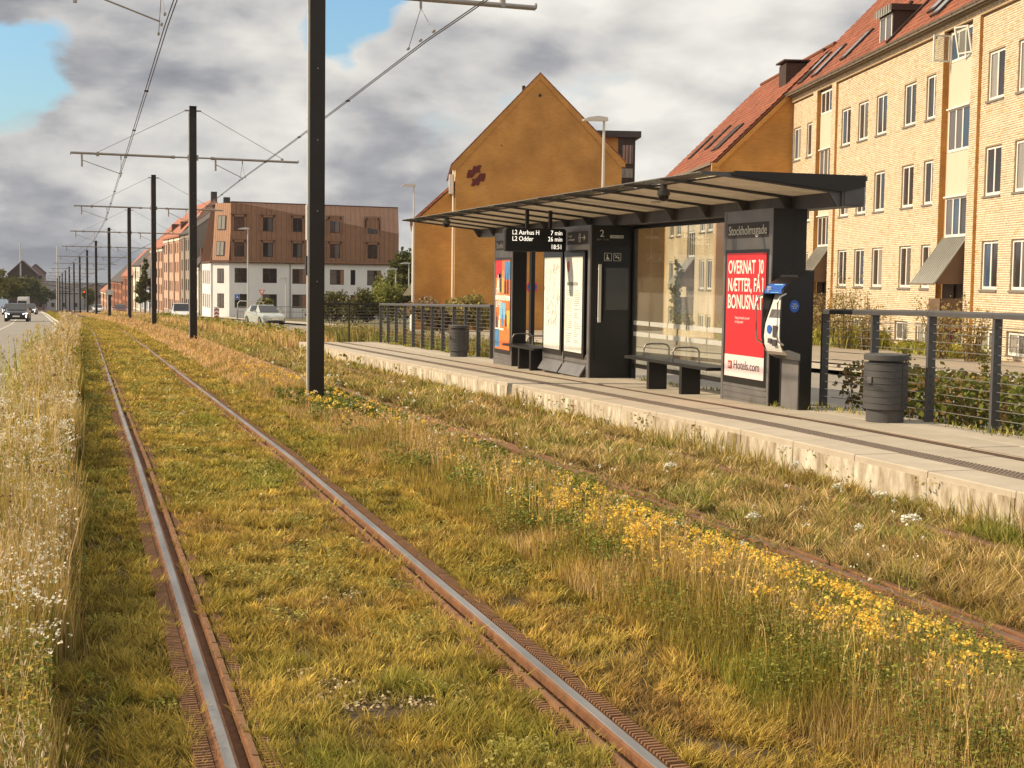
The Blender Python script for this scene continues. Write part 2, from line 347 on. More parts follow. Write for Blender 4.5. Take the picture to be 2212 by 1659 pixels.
# ================================================================ ground, roads, water
b=MB(); ys=[-60,0,14,20,30,50,77,104,132,217,400,900,1500,2200,4000]; xs=[-4000,-800,-200,-60,-12,-4,0,4,12,40,120,500,4000]
vv=[(x,y,(float(zg(min(y,1500)))-.10 if y<=1500 else -36.1-(y-1500)*.05)) for y in ys for x in xs]; nx=len(xs)
b.add(vv,[(i*nx+j,i*nx+j+1,(i+1)*nx+j+1,(i+1)*nx+j) for i in range(len(ys)-1) for j in range(nx-1)])
struct(b.build('ground',M['terrain']))
b=MB(); b.quad((-20000,2150,-60),(30000,2150,-60),(30000,50000,-60),(-20000,50000,-60)); struct(b.build('sea',M['water']))
# soil of the grassed track
b=MB(); b.strip(-20,420,-1.0,.39,-.035); b.strip(-20,420,.61+.05,1.84,-.035); b.strip(-20,420,2.11,4.39,-.035); b.strip(-20,420,4.66,5.84,-.035); b.strip(-20,420,6.11,6.52,-.035)
b.strip(45.2,420,6.52,7.6,-.035)
struct(b.build('track_bed_soil',M['soil']))
# left road
b=MB(); b.strip(-60,420,-10.2,-1.12,-.06); struct(b.build('road_left',M['asphalt']))
b=MB()
pts=[(-1.12,-.06),(-1.12,.04),(-1.10,.06),(-.98,.06),(-.98,-.06)]
b.profile(pts,-40,300,0); struct(b.build('kerb_left',M['kerb']))
b=MB()
b.strip(-10.6,-10.2,-10.6,-10.2,0) if False else None
b.strip(-60,420,-12.5,-10.2,.02); struct(b.build('pavement_left',M['concrete']))
b=MB()
for y in np.arange(18,230,3.0): b.strip(y,y+1.5,-4.35,-4.22,-.056)
struct(b.build('lane_marking_dashes',M['paint']))
b=MB(); b.strip(33,33.35,-4.2,-1.3,-.056); struct(b.build('stop_line',M['paint']))
b=MB(); b.strip(-40,300,-1.42,-1.32,-.056); struct(b.build('edge_line',M['paint']))
# right street beside and beyond the platform
b=MB(); b.strip(-30,64,11.0,17.2,-.06,curve=False); b.strip(64,420,7.9,15.5,-.06); struct(b.build('road_right',M['asphalt']))
b=MB(); b.quad((7.9,62,zg(62)-.052),(60,62,zg(62)-.052),(60,86,zg(86)-.052),(7.9,86,zg(86)-.052)); struct(b.build('side_street',M['asphalt_tan']))
b=MB(); b.strip(-30,62,17.35,19.0,.04,curve=False); struct(b.build('cycle_path',M['coping']))
b=MB(); b.strip(-30,62,19.0,19.15,.10,curve=False); b.strip(-30,62,17.2,17.35,.05,curve=False); struct(b.build('kerb_right',M['kerb']))
b=MB()
# forecourt between the street and the yellow block, follows the block's line
b.add([(19.15,-20,.20),(40,-20,.20),(40,30,-.34),(40,62,-.95),(19.15,62,-.95),(19.15,30,-.34)],[(0,1,2,5),(5,2,3,4)])
struct(b.build('forecourt',M['asphalt_tan']))
b=MB(); b.strip(90,420,15.5,18.0,.05); struct(b.build('pavement_right',M['concrete']))
b=MB(); b.add([(9.6,-10,-.02),(11,-10,-.02),(11,62,-.95),(9.6,62,-.95)],[(0,1,2,3)])
b.strip(62,420,7.55,7.9,0.0); struct(b.build('verge_soil',M['soil']))
# ================================================================ tram rails
RNG={}
def rail(xc,sgn,label,y1=330,blocks_to=30,head='steel_rail'):
    """grooved rail: head, groove and lip; sgn=+1 groove on the right"""
    t=thing('tram_rail',label,'rail',group='grooved tram rails in the grass')
    q=lambda L:[(sgn*a,z) for a,z in L]
    b=MB(); b.profile(q([(-.024,.012),(.015,.012),(.019,.009)]),-8,y1,xc); b.build('rail_head',M[head],t)
    b=MB(); b.profile(q([(.031,-.045),(.078,-.045),(.080,.0),(.088,.006)]),-8,y1,xc); b.profile(q([(-.05,-.01),(-.036,-.01),(-.035,.006),(-.024,.0118)]),-8,y1,xc); b.profile(q([(.019,.0088),(.030,.003),(.031,-.045)]),-8,y1,xc); b.build('rail_groove',M['rust'],t)
    b=MB(); b.profile(q([(.088,-.0),(.112,-.004),(.112,-.08)]),blocks_to,y1,xc); b.profile(q([(-.05,-.004),(-.12,-.008),(-.12,-.08)]),blocks_to,y1,xc); b.profile(q([(.12,-.02),(.17,-.022)]),blocks_to,y1,xc); b.build('filler_strip',M['filler'],t)
    # lip blocks, each its own piece
    key=('lip',sgn)
    if key not in RNG:
        L=.286; b=MB(); x0,x1=sorted((sgn*.084,sgn*.116))
        b.add([(x0,0,-.07),(x1,0,-.07),(x1,L,-.07),(x0,L,-.07),(x0+.003,.006,.008),(x1-.006,.006,.004),(x1-.006,L-.006,.004),(x0+.003,L-.006,.008)],[(4,5,6,7),(0,1,5,4),(1,2,6,5),(2,3,7,6),(3,0,4,7)])
        RNG[key]=b.mesh('lip_block',M['filler'])
        # ribbed outer panel
        def ribbed(xa,xb,L,zt):
            b=MB(); x0,x1=sorted((sgn*xa,sgn*xb)); b.box(x0,x1,.003,L-.003,-.07,zt-.014)
            n=int(L/.030); 
            for i in range(n):
                ya=.004+i*(L-.008)/n; yb=ya+.019
                b.add([(x0+.004,ya,zt-.014),(x1-.004,ya,zt-.014),(x1-.004,yb,zt-.014),(x0+.004,yb,zt-.014),(x0+.006,ya+.003,zt),(x1-.006,ya+.003,zt),(x1-.006,yb-.003,zt),(x0+.006,yb-.003,zt)],[(4,5,6,7),(0,1,5,4),(1,2,6,5),(2,3,7,6),(3,0,4,7)])
            return b.mesh('filler_panel',M['filler'])
        RNG[('rib',sgn)]=ribbed(-.125,-.052,.596,.004); RNG[('rib2',sgn)]=ribbed(.125,.185,.596,-.008)
    for y in np.arange(1.2,blocks_to-.25,.29):
        link('lip_block',RNG[key],t,(xc,y,float(zg(y))),None,(math.atan(float(zg(y+.3)-zg(y))/.3),0,0))
    for y in np.arange(1.2,blocks_to-.5,.6):
        r=(math.atan(float(zg(y+.6)-zg(y))/.6),random.uniform(-.01,.01),0); 
        link('filler_panel',RNG[('rib',sgn)],t,(xc,y,float(zg(y))-.002),None,r)
        link('filler_panel',RNG[('rib2',sgn)],t,(xc,y+.13,float(zg(y))-.002),None,r)
    return t
rail(.5,1,'leftmost rusty grooved rail with bright worn head beside the tall verge')
rail(2.0,-1,'right rail of the near track with orange ribbed filler on its right side')
rail(4.5,1,'overgrown rail of the platform track on its mast side',blocks_to=16,head='rail_dull')
rail(6.0,-1,'overgrown rail running closest below the platform edge',blocks_to=16,head='rail_dull')
# ================================================================ platform
P0,P1=-6.,45.2
pf=thing('tram_platform','long pale concrete tram platform with dark tactile strip and drain line','platform')
def slab(b,x0,x1,y0,y1,top,th=.08,g=.006,zoff=0):
    za,zb=pz(y0)+zoff,pz(y1)+zoff; x0+=g;x1-=g;y0+=g;y1-=g
    c=.008
    b.add([(x0,y0,za-th),(x1,y0,za-th),(x1,y1,zb-th),(x0,y1,zb-th),(x0,y0,za-c),(x1,y0,za-c),(x1,y1,zb-c),(x0,y1,zb-c),(x0+c,y0+c,za),(x1-c,y0+c,za),(x1-c,y1-c,zb),(x0+c,y1-c,zb)],
      [(8,9,10,11),(4,5,9,8),(5,6,10,9),(6,7,11,10),(7,4,8,11),(0,1,5,4),(1,2,6,5),(2,3,7,6),(3,0,4,7)])
ys=list(np.arange(P0,P1-1,1.145))+[P1]
for i in range(len(ys)-1):
    y0,y1=ys[i],ys[i+1]; j=random.uniform(-.004,.004)
    b=MB(); slab(b,6.50,6.97,y0,y1,0,.07,.005,j); b.build('coping_slab',M['coping'],pf)
    b=MB(); g=.006; b.add([(6.50+j,y0+g,pz(y0)-.5),(6.50+j,y1-g,pz(y1)-.5),(6.50+j,y1-g,pz(y1)-.055),(6.50+j,y0+g,pz(y0)-.055),(6.60,y0+g,pz(y0)-.5),(6.60,y1-g,pz(y1)-.5),(6.60,y1-g,pz(y1)-.055),(6.60,y0+g,pz(y0)-.055)],[(0,1,2,3),(0,3,7,4),(1,5,6,2),(3,2,6,7)]); b.build('edge_block',M['edge_face'],pf)
def row(x0,x1,L,m_,name,off=0):
    ys=[P0]+[y for y in np.arange(P0+off,P1,L) if y>P0+.2]+[P1]
    for i in range(len(ys)-1):
        if ys[i+1]-ys[i]<.1 : continue
        b=MB(); slab(b,x0,x1,ys[i],ys[i+1],0,.07,.004,random.uniform(-.003,.003)); b.build(name,m_,pf)
row(7.20,7.72,1.8,M['concrete'],'paving_slab',.6); row(7.90,8.45,1.8,M['concrete'],'paving_slab',1.3); row(8.45,9.06,1.8,M['coping'],'paving_slab',.3)
b=MB(); b.add([(6.6,P0,pz(P0)-.045),(9.08,P0,pz(P0)-.045)]+[q for y in KN[1:6] if y<P1 for q in [(6.6,y,pz(y)-.045),(9.08,y,pz(y)-.045)]]+[(6.6,P1,pz(P1)-.045),(9.08,P1,pz(P1)-.045)],[])
b=MB(); b.strip(P0,P1,6.6,9.08,-.03,zf=lambda y:zg(y)+.31,curve=False); b.build('bedding',M['drain'],pf)
b=MB(); b.strip(P0,P1,9.04,9.10,-.02,zf=lambda y:zg(y)+.31,curve=False); b.box(6.5,9.1,P1-.02,P1,pz(P1)-.6,pz(P1)-.01); b.build('back_kerb',M['kerb'],pf)
# tactile strip: studded tiles
def tactile_mesh():
    b=MB(); b.box(.004,.216,.004,.416,-.05,0)
    for i in range(4):
        for j in range(8):
            x=.03+i*.053; y=.026+j*.052; b.add([(x-.016,y-.016,0),(x+.016,y-.016,0),(x+.016,y+.016,0),(x-.016,y+.016,0),(x-.009,y-.009,.007),(x+.009,y-.009,.007),(x+.009,y+.009,.007),(x-.009,y+.009,.007)],[(4,5,6,7),(0,1,5,4),(1,2,6,5),(2,3,7,6),(3,0,4,7)])
    return b.mesh('tactile_tile',M['tactile'])
tm=tactile_mesh()
for y in np.arange(P0,P1-.3,.42): link('tactile_tile',tm,pf,(6.975,y,pz(y)+.001),None,(math.atan((pz(y+.4)-pz(y))/.4),0,0))
b=MB(); b.strip(P0,P1,7.745,7.875,-.022,zf=lambda y:zg(y)+.31,curve=False); b.build('drain_slot',M['drain'],pf)
b=MB(); b.strip(P0,P1,7.735,7.76,.003,zf=lambda y:zg(y)+.31,curve=False); b.strip(P0,P1,7.80,7.815,.001,zf=lambda y:zg(y)+.31,curve=False); b.strip(P0,P1,7.86,7.885,.003,zf=lambda y:zg(y)+.31,curve=False); b.build('drain_grate',M['rust'],pf)
# ================================================================ tram masts
def mast():
    t=thing('tram_mast','','mast',group='black tram masts carrying the overhead wires')
    b=MB(); w,d,tf,h=.115,.11,.016,8.1   # H section: flanges look left and right
    b.box(-w,-w+tf,-d,d,-.4,h); b.box(w-tf,w,-d,d,-.4,h); b.box(-w+tf,w-tf,-.012,.012,-.4,h); b.box(-w-.005,w+.005,-d-.005,d+.005,h,h+.02)
    b.box(-w+tf,w-tf,-d+.004,-.02,-.4,h-.35,0)
    b.build('pole',M['pole'],t)
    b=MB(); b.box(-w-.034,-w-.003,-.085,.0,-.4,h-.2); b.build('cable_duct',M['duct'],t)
    b=MB()
    for z in (1.9,3.0,4.1,5.2): b.tube([(0,-d+.005,z),(0,-d-.006,z)],.012,6)
    b.build('bolt_heads',M['galv'],t)
    za=6.4
    for s,L in ((-1,3.95),(1,3.55)):
        b=MB(); b.tube([(s*w,0,za),(s*(w+.55),0,za+.0)],.028,8); b.tube([(s*(w+.5),0,za),(s*L,0,za+(.03 if s<0 else -.03))],.042,10); b.tube([(s*(w+.48),0,za),(s*(w+.60),0,za)],.055,8); b.tube([(s*L,0,za),(s*(L+.02),0,za)],.05,8)
        b.box(s*w-.0,s*(w+.06),-.06,.06,za-.09,za+.09) if s>0 else b.box(s*(w+.06),s*w,-.06,.06,za-.09,za+.09)
        arm=b.build('crossarm',M['galv'],t,smooth=True)
        b=MB(); xe=s*(3.1 if s<0 else 3.0)
        b.tube([(s*(w+.12),0,h-.13),(xe,0,za+.07)],.009,6); b.build('stay_rod',M['cable'],t)
        b=MB(); b.tube([(s*w,0,h-.13),(s*(w+.16),0,h-.13)],.03,6); b.tube([(xe,0,za+.08),(xe,0,za-.06)],.05,8); b.build('stay_clamp',M['galv'],t)
    for xw,xd in ((-2.35,-3.6),(1.65,.75)):
        # registration arm: drop post, slanted arm and hanger down to the contact wire
        zw=5.72
        b=MB(); b.tube([(xd,0,za),(xd,0,za-.42)],.032,8); b.tube([(xd,0,za-.2),(xw-.02,0,zw+.06)],.014,6); b.build('registration_arm',M['galv'],t)
        b=MB(); b.tube([(xw,0,za),(xw,0,za-.16)],.022,6); b.tube([(xw,0,za-.16),(xw,-.9,zw+.01)],.006,5); b.tube([(xw,0,za-.16),(xw,.9,zw+.01)],.006,5)
        for yy in (-.9,.9,0): b.tube([(xw,yy-.05,zw+.02),(xw,yy+.05,zw+.02)],.022,6)
        b.build('wire_hanger',M['galv'],t)
    return t
MY=[22.6+27.4*i for i in range(14)]
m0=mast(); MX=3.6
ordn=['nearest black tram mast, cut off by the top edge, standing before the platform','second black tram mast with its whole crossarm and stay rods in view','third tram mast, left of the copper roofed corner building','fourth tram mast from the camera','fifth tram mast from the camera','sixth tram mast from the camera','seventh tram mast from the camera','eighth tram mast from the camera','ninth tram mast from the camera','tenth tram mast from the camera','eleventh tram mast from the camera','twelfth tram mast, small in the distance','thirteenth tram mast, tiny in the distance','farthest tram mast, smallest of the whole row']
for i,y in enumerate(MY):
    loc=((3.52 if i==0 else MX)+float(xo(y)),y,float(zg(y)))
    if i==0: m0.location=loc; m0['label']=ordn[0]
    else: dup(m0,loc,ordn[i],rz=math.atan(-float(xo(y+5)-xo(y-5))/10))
_r=[c for c in m0.children if c.name.startswith('registration_arm')]; bpy.data.objects.remove(_r[-1])
# mast 0 carries another bolt plate; overhead wires
def wires(xc,label):
    t=thing('overhead_wire',label,'overhead wire',group='overhead contact wires')
    pts=[]
    for y in [-6]+MY:
        z=float(zg(y))+5.72+(-.05 if y<0 else 0); pts.append((xc+float(xo(y))+.12*math.sin(y*.7),y,z))
    for k,dx in enumerate((-.022,.022)):
        b=MB()
        P=[]
        for i in range(len(pts)-1):
            a,c=Vector(pts[i]),Vector(pts[i+1])
            for q in range(4): 
                p=a.lerp(c,q/4); p.z-=.05*math.sin(math.pi*q/4)*.6; P.append(p+Vector((dx,0,0)))
        P.append(Vector(pts[-1])+Vector((dx,0,0))); b.tube(P,.0085,6); b.build('contact_wire',M['wire'],t)
    b=MB()
    for i in range(3):
        a,c=Vector(pts[i]),Vector(pts[i+1])
        for q in (.25,.5,.75): p=a.lerp(c,q); p.z-=.03; b.tube([p-Vector((.04,0,0)),p+Vector((.04,0,0))],.02,6)
    b.build('wire_clamps',M['wire'],t)
wires(1.25,'overhead wire above the near track, running up to the top left'); wires(5.25,'overhead wire above the platform track, crossing behind the nearest mast')
# ================================================================ fences
def fence(label,ys,x,endcap=True):
    t=thing('platform_fence',label,'fence',group='grey platform fences')
    H=1.2; n=len(ys)
    pm=None
    b=MB(); b.box(-.045,.05,-.021,.021,-.05,H-.03); 
    for k in range(11): b.tube([(-.0,-.045,.13+k*.095),(-.0,.045,.13+k*.095)],.008,5)
    pm=b.mesh('post',M['fence'])
    for y in ys: link('post',pm,t,(x,y,pz(y)))
    b=MB(); z=lambda y:pz(y)+H
    for i in range(n-1):
        y0,y1=ys[i],ys[i+1]; y0+=.004
        a=[(-.055,0),(-.055,.045),(-.035,.065),(.045,.065),(.06,.045),(.06,0)]; N=6
        b.add([(x+p,y0,z(y0)+q-.03) for p,q in a]+[(x+p,y1,z(y1)+q-.03) for p,q in a],[(j,(j+1)%N,N+(j+1)%N,N+j) for j in range(N)]+[tuple(range(N)),tuple(range(2*N-1,N-1,-1))])
    b.build('handrail',M['fence'],t)
    for k in range(11):
        b=MB(); h=.13+k*.095
        b.tube([(x,y,pz(y)+h) for y in ys],.0045,5); b.build('fence_wire',M['cable'],t)
    return t
f1=fence('grey wire fence right of the ticket machine and litter bin',[16.28-1.19*i for i in range(14)][::-1],9.0)
f2=fence('grey wire fence behind the far litter bin, left of the shelter',[31.75+1.17*i for i in range(12)],9.0)
t=thing('end_fence','fence in shade-dark metal with thin wires closing the far end of the platform','fence')  # turned from the sun; its shade is put into the dark metal
for x in (7.05,8.05): b=MB(); b.box(x-.02,x+.02,44.93,44.99,pz(45)-.05,pz(45)+1.17); b.build('post',M['dark_metal'],t)
b=MB(); b.box(7.0,9.0,44.92,45.0,pz(45)+1.17,pz(45)+1.235); b.build('handrail',M['dark_metal'],t)
for k in range(11): b=MB(); b.tube([(7.05,44.96,pz(45)+.13+k*.095),(9,44.96,pz(45)+.13+k*.095)],.0045,5); b.build('fence_wire',M['cable'],t)
# ================================================================ shelter
SH=thing('tram_shelter','dark grey tram shelter with long glass canopy and advertising pillars','shelter')
Y0,Y1=15.6,32.2
b=MB(); b.box(8.80,9.10,Y0,Y1,2.66,2.97); b.box(8.83,9.07,Y0-.012,Y0,2.68,2.95); b.box(8.96,9.14,Y0,Y1,2.97,3.03); b.build('roof_beam',M['grey_metal'],SH)
b=MB(); b.prism([(7.36,3.035),(9.10,3.035),(9.10,2.90),(8.80,2.83),(7.36,2.985)],'y',Y0-.03,Y0+.03); b.build('end_fascia',M['dark_metal'],SH)
NR=13; ry=[Y0+.05+i*(Y1-Y0-.1)/NR for i in range(NR+1)]
b=MB(); b.prism([(6.96,3.022),(8.95,3.03),(8.95,2.70),(8.78,2.66),(8.75,2.66),(8.64,2.825),(7.4,2.955),(6.96,2.995)],'y',-.020,.020); rm=b.mesh('rib',M['grey_metal'])
b=MB(); b.prism([(7.365,2.992),(8.82,2.840),(8.82,2.850),(7.365,3.002)],'y',.024,(Y1-Y0-.1)/NR-.024); pr=b.mesh('roof_panel',M['frost'])
b=MB(); b.box(6.95,7.355,.008,(Y1-Y0-.1)/NR-.008,3.010,3.020); pf_=b.mesh('front_glass',M['glass_roof'])
for i,y in enumerate(ry):
    link('rib',rm,SH,(0,y,0))
    if i<NR: link('roof_panel',pr,SH,(0,y,0)); link('front_glass',pf_,SH,(0,y,0))
b=MB(); b.box(7.352,7.372,Y0,Y1,2.985,3.005); b.build('roof_rail',M['dark_metal'],SH)
for y in ry[1:-1]:
    pass
# back glass walls
def glazing(y0,y1,n,zb,zt,dots=True):
    w=(y1-y0)/n
    for i in range(n):
        a=y0+i*w; b=MB(); b.box(9.09,9.102,a+.006,a+w-.006,zb,zt); g=b.build('glass_panel',M['glass'],SH)
        if dots:
            for zc in (1.02,.83):
                b=MB(); k=int((w-.04)/.034)
                for j in range(k): yy=a+.03+j*.034; b.box(9.084,9.088,yy,yy+.018,zc+pz((y0+y1)/2)-.15,zc+.075+pz((y0+y1)/2)-.15)
                stuff(b.build('marking_dashes',M['print_white'],g))
    b=MB(); b.box(9.07,9.13,y0,y1,zb-.07,zb); b.box(9.07,9.13,y0,y1,zt,zt+.06); b.build('glazing_bar',M['dark_metal'],SH)
glazing(17.75,23.16,7,pz(20)+.20,2.60); glazing(25.75,27.85,3,pz(27)+.20,2.60)
for ya,yb in ((17.68,17.75),(23.1,23.16),(28.95,29.1)): b=MB(); b.box(9.06,9.14,ya,yb,pz(ya)-.02,2.66); b.build('glass_post',M['dark_metal'],SH)
# advertising pillars
def pillar(y0,y1,zb,kind):
    p=MB(); xf=8.30
    b=MB(); b.box(xf+.012,xf+.30,y0+.004,y1-.004,zb,2.66); P=b.build('advertising_pillar',M['dark_metal'],SH)
    b=MB(); b.box(xf-.004,xf+.012,y0,y0+.062,zb,2.66); b.box(xf-.004,xf+.012,y1-.062,y1,zb,2.66)
    b.box(xf,xf+.012,y0+.062,y1-.062,2.15,2.66); b.box(xf,xf+.012,y0+.062,y1-.062,zb,zb+.24)
    for k in range(3): b.box(xf-.012,xf,y0+.064,y1-.064,zb+.05+k*.075,zb+.062+k*.075)
    b.build('metal_frame',M['silver_metal'],P)
    b=MB(); b.box(xf-.006,xf+.012,y0+.062,y1-.062,zb+.24,2.15,0); b.build('poster_case',M['black'],P)
    b=MB(); b.box(xf-.003,xf,y0+.10,y1-.10,2.30,2.50); b.build('name_panel',M['ink_dark'],P)
    me=text_mesh('Stockholmsgade',.17,M['lit_white'],1,.0015); wq=max(v.co.x for v in me.vertices)
    for v in me.vertices: v.co.x*=.96*(y1-y0-.24)/wq
    link('station_name',me,P,(xf-.006,y1-.14,2.345),None,RX)
    zt=2.105; z0=zb+.33; yl=y1-.125; W=(y1-y0)-.25; xp=xf-.010
    def q(u0,u1,w0,w1,m_,dx=0,name='poster_print'):
        b=MB(); b.box(xp-dx-.001,xp-dx+.001,yl-u1*W,yl-u0*W,z0+w0*(zt-z0),z0+w1*(zt-z0)); b.build(name,m_,P)
    if kind=='red':
        q(0,1,0,1,M['print_red'],name='poster'); q(0,1,0,.178,M['print_pink'],.002,'poster_footer')
        for s,zc,L in (('OVERNAT  I0',.838,.155),('NÆTTER, FÅ I',.695,.155),('BONUSNAT',.555,.165)):
            me=text_mesh(s,L*1.58,M['print_white'],1,.004); w=max(v.co.x for v in me.vertices); k=(.90*W)/w
            for v in me.vertices: v.co.x*=k
            link('lettering',me,P,(xp-.004,yl-.045*W,z0+zc*(zt-z0)),None,RX)
            if 'I' in s:
                # flag of the digit one
                xs_=sorted(v.co.x for v in me.vertices); hc=max(v.co.y for v in me.vertices) if 'Å' not in s else .19
                me2=text_mesh('I0' if s.endswith('0') else 'I',L*1.58,M['print_white'],1,.004); wi=max(v.co.x for v in me2.vertices)-min(v.co.x for v in me2.vertices); xi=(w-wi)*k; bpy.data.meshes.remove(me2)
                b=MB(); yq=yl-.045*W-xi; zq=z0+zc*(zt-z0)+.19; b.prism([(yq,zq),(yq+.018,zq-.025),(yq+.018,zq-.042),(yq,zq-.03)],'x',xp-.006,xp-.003); b.build('digit_flag',M['print_white'],P)
        text('Hæng hovedet op med\nen lang pause',.052,M['print_pink'],P,(xp-.004,yl-.25*W,z0+.47*(zt-z0)),RX,.9)
        text('Hotels.com',.165,M['ink_dark'],P,(xp-.005,yl-.24*W,z0+.065*(zt-z0)),RX,1.0)
        b=MB(); b.box(xp-.006,xp-.003,yl-.20*W,yl-.10*W,z0+.06*(zt-z0),z0+.125*(zt-z0)); b.build('poster_logo',M['logo_red'],P)
        text('H',.09,M['print_white'],P,(xp-.008,yl-.12*W,z0+.072*(zt-z0)),RX,.9,.004)
    else:
        q(0,1,0,1,M['orange'],name='poster')
        rr=random.Random(4)
        for u0,u1,w0,w1,m_ in ((0,.42,.80,1,'print_red'),(.62,1,.78,.98,'blue_print'),(0,.3,.02,.22,'blue_print'),(.0,1,.55,.60,'print_white'),(.3,.7,.34,.52,'sky_print'),(.7,1,.30,.44,'yellow_print'),(0,.6,.215,.235,'print_white'),(.15,.5,.72,.84,'orange')): q(u0,u1,w0,w1,M[m_],.002)
        for u,w,h,m_ in ((.18,.64,.20,'print_white'),(.36,.64,.24,'ink_dark'),(.52,.63,.26,'yellow_print'),(.68,.62,.22,'ink_dark'),(.85,.62,.24,'ink_dark'),(.12,.24,.18,'ink_dark'),(.3,.22,.16,'print_white'),(.52,.26,.2,'blue_print'),(.75,.26,.2,'ink_dark'),(.9,.24,.18,'yellow_print')):
            b=MB(); yc=yl-u*W; zc=z0+w*(zt-z0); hh=h*(zt-z0); ww=.065
            b.prism([(yc-ww,zc),(yc+ww,zc),(yc+ww*.9,zc+hh*.6),(yc+ww*.35,zc+hh*.72),(yc+ww*.4,zc+hh*.95),(yc,zc+hh),(yc-ww*.4,zc+hh*.95),(yc-ww*.35,zc+hh*.72),(yc-ww*.9,zc+hh*.6)],'x',xp-.004,xp-.003); b.build('poster_figure',M[m_],P)
        for s,zc in (('DEN',.62),('FORSVUNDNE',.545),('BUFFET',.47)): text(s,.17,M['print_white'],P,(xp-.006,yl-.05*W,z0+zc*(zt-z0)),RX,.78,.003)
    return P
pillar(16.42,17.83,pz(17)-.01,'red'); pillar(27.80,29.12,pz(28.4)-.01,'film')
# information board with two poster cases and cabinet behind it
y0,y1=23.18,25.74; zb=pz(24.5)-.01; xf=8.30
b=MB(); b.box(xf+.02,9.08,y0,y1-.02,zb,2.655); CB=b.build('equipment_cabinet',M['dark_metal'],SH)
b=MB(); b.box(xf-.006,xf+.02,y0-.01,y0+.10,zb,2.66); b.box(xf-.004,xf+.02,y1-.05,y1,zb,2.66); b.box(xf,xf+.02,y0+.1,y1-.05,2.24,2.66); b.box(xf,xf+.02,y0+.1,y1-.05,zb,zb+.42)
b.box(xf-.02,xf,y0+.1,y1-.05,zb+.36,zb+.375); b.box(xf-.02,xf,y0+.1,y1-.05,zb+.27,zb+.285); b.box(xf-.03,xf,(y0+y1)/2+.0,(y0+y1)/2+.05,zb,zb+.42)
b.build('metal_frame',M['silver_metal'],CB)
for a,c in ((y0+.12,(y0+y1)/2),((y0+y1)/2+.05,y1-.07)):
    b=MB(); b.prism([(xf-.01,zb+.24),(xf-.13,zb+.05),(xf-.11,zb+.04),(xf+.01,zb+.22)],'y',a+.02,c-.02); b.build('hinged_flap',M['silver_metal'],CB)
for k,(a,c) in enumerate(((23.36,24.46),(24.56,25.66))):
    b=MB(); b.box(xf-.035,xf,a,c,.36,2.22); kk=b.build('poster_case',M['black'],CB)
    b=MB(); b.box(xf-.040,xf-.036,a+.09,c-.08,.45,2.12); b.build('timetable_sheet' if k==0 else 'map_sheet',M['lit_white'],CB)
    b=MB(); W=c-a-.17; yl=c-.08; r_=random.Random(3)
    if k==0:
        for col in range(2):
            for i in range(26):
                if r_.random()<.15: continue
                yy=yl-.10-col*.42; zz_=1.52-i*.036; L=.14+.18*r_.random(); b.box(xf-.0425,xf-.041,yy-L,yy,zz_,zz_+.010)
        b.build('print_lines',M['ink_grey'],CB); text('INFORMATION',.085,M['ink_grey'],CB,(xf-.043,yl-.12,1.62),RX,1,.002)
        b=MB(); b.prism([(yl-.17+.07*math.cos(t*.785),1.95+.11*math.sin(t*.785)) for t in range(8)],'x',xf-.0425,xf-.041); b.build('emblem',M['logo_red'],CB)
    else:
        for i in range(46):
            yy=yl-r_.random()*W*.96; zz_=.85+r_.random()*1.1; an=r_.random()*3.1; L=.05+.12*r_.random(); d=(math.cos(an)*L,math.sin(an)*L*1.2)
            if not (yl-W<yy+d[0]<yl and .55<zz_+d[1]<2.08): continue
            b.tube([(xf-.042,yy,zz_),(xf-.042,yy+d[0],zz_+d[1])],.0035,4)
        b.build('map_lines',M['ink_grey'],CB)
        b=MB()
        for i in range(9): yy=yl-.1-r_.random()*W*.7; zz_=.8+r_.random()*1.1; b.box(xf-.0425,xf-.041,yy-.04,yy,zz_,zz_+.025)
        b.build('map_patches',M['yellow_print'],CB)
# exit sign on the board's head
b=MB(); b.box(xf-.004,xf,23.32,24.40,2.34,2.56); b.build('exit_sign',M['ink_dark'],CB)
text('Udgang til\nStockholmsgade',.062,M['lit_white'],CB,(xf-.008,24.36,2.47),RX,.9)
b=MB(); b.tube([(xf-.007,23.72+.045*math.cos(t),2.45+.075*math.sin(t)) for t in [i*math.pi/8 for i in range(17)]],.006,5); b.box(xf-.009,xf-.004,23.69,23.75,2.44,2.46); b.box(xf-.009,xf-.004,23.47,23.60,2.443,2.457); b.prism([(23.50,2.50),(23.43,2.45),(23.50,2.40)],'x',xf-.009,xf-.004); b.build('exit_symbol',M['lit_white'],CB)
# cabinet end: door, screen, handle, platform number, pictograms
yf=y0
b=MB(); b.box(xf+.09,9.03,yf-.008,yf,.34,2.30); b.build('cabinet_door',M['black'],CB)
b=MB(); b.box(xf+.24,9.02,yf-.035,yf-.008,1.05,1.97); b.build('screen_frame',M['black'],CB)
b=MB(); b.box(xf+.28,8.99,yf-.038,yf-.036,1.21,1.93); b.build('screen',winmat('screen_glass',(.045,.042,.038),.15),CB)
b=MB(); b.box(8.435,8.485,yf-.07,yf-.045,1.0,1.99); b.box(8.44,8.48,yf-.05,yf,1.05,1.08); b.box(8.44,8.48,yf-.05,yf,1.9,1.93); b.build('door_handle',M['white_frame'],CB)
text('2',.17,M['lit_white'],CB,(8.46,yf-.012,2.46),RY,1); text('Spor  Track',.045,M['ink_grey'],CB,(8.41,yf-.012,2.40),RY,1)
text('AARHUS LETBANE',.034,M['ink_dark'],CB,(8.665,yf-.016,2.453),RY,.85)
b=MB(); b.box(8.65,8.90,yf-.014,yf-.010,2.44,2.49); b.build('name_strip',M['lit_white'],CB)
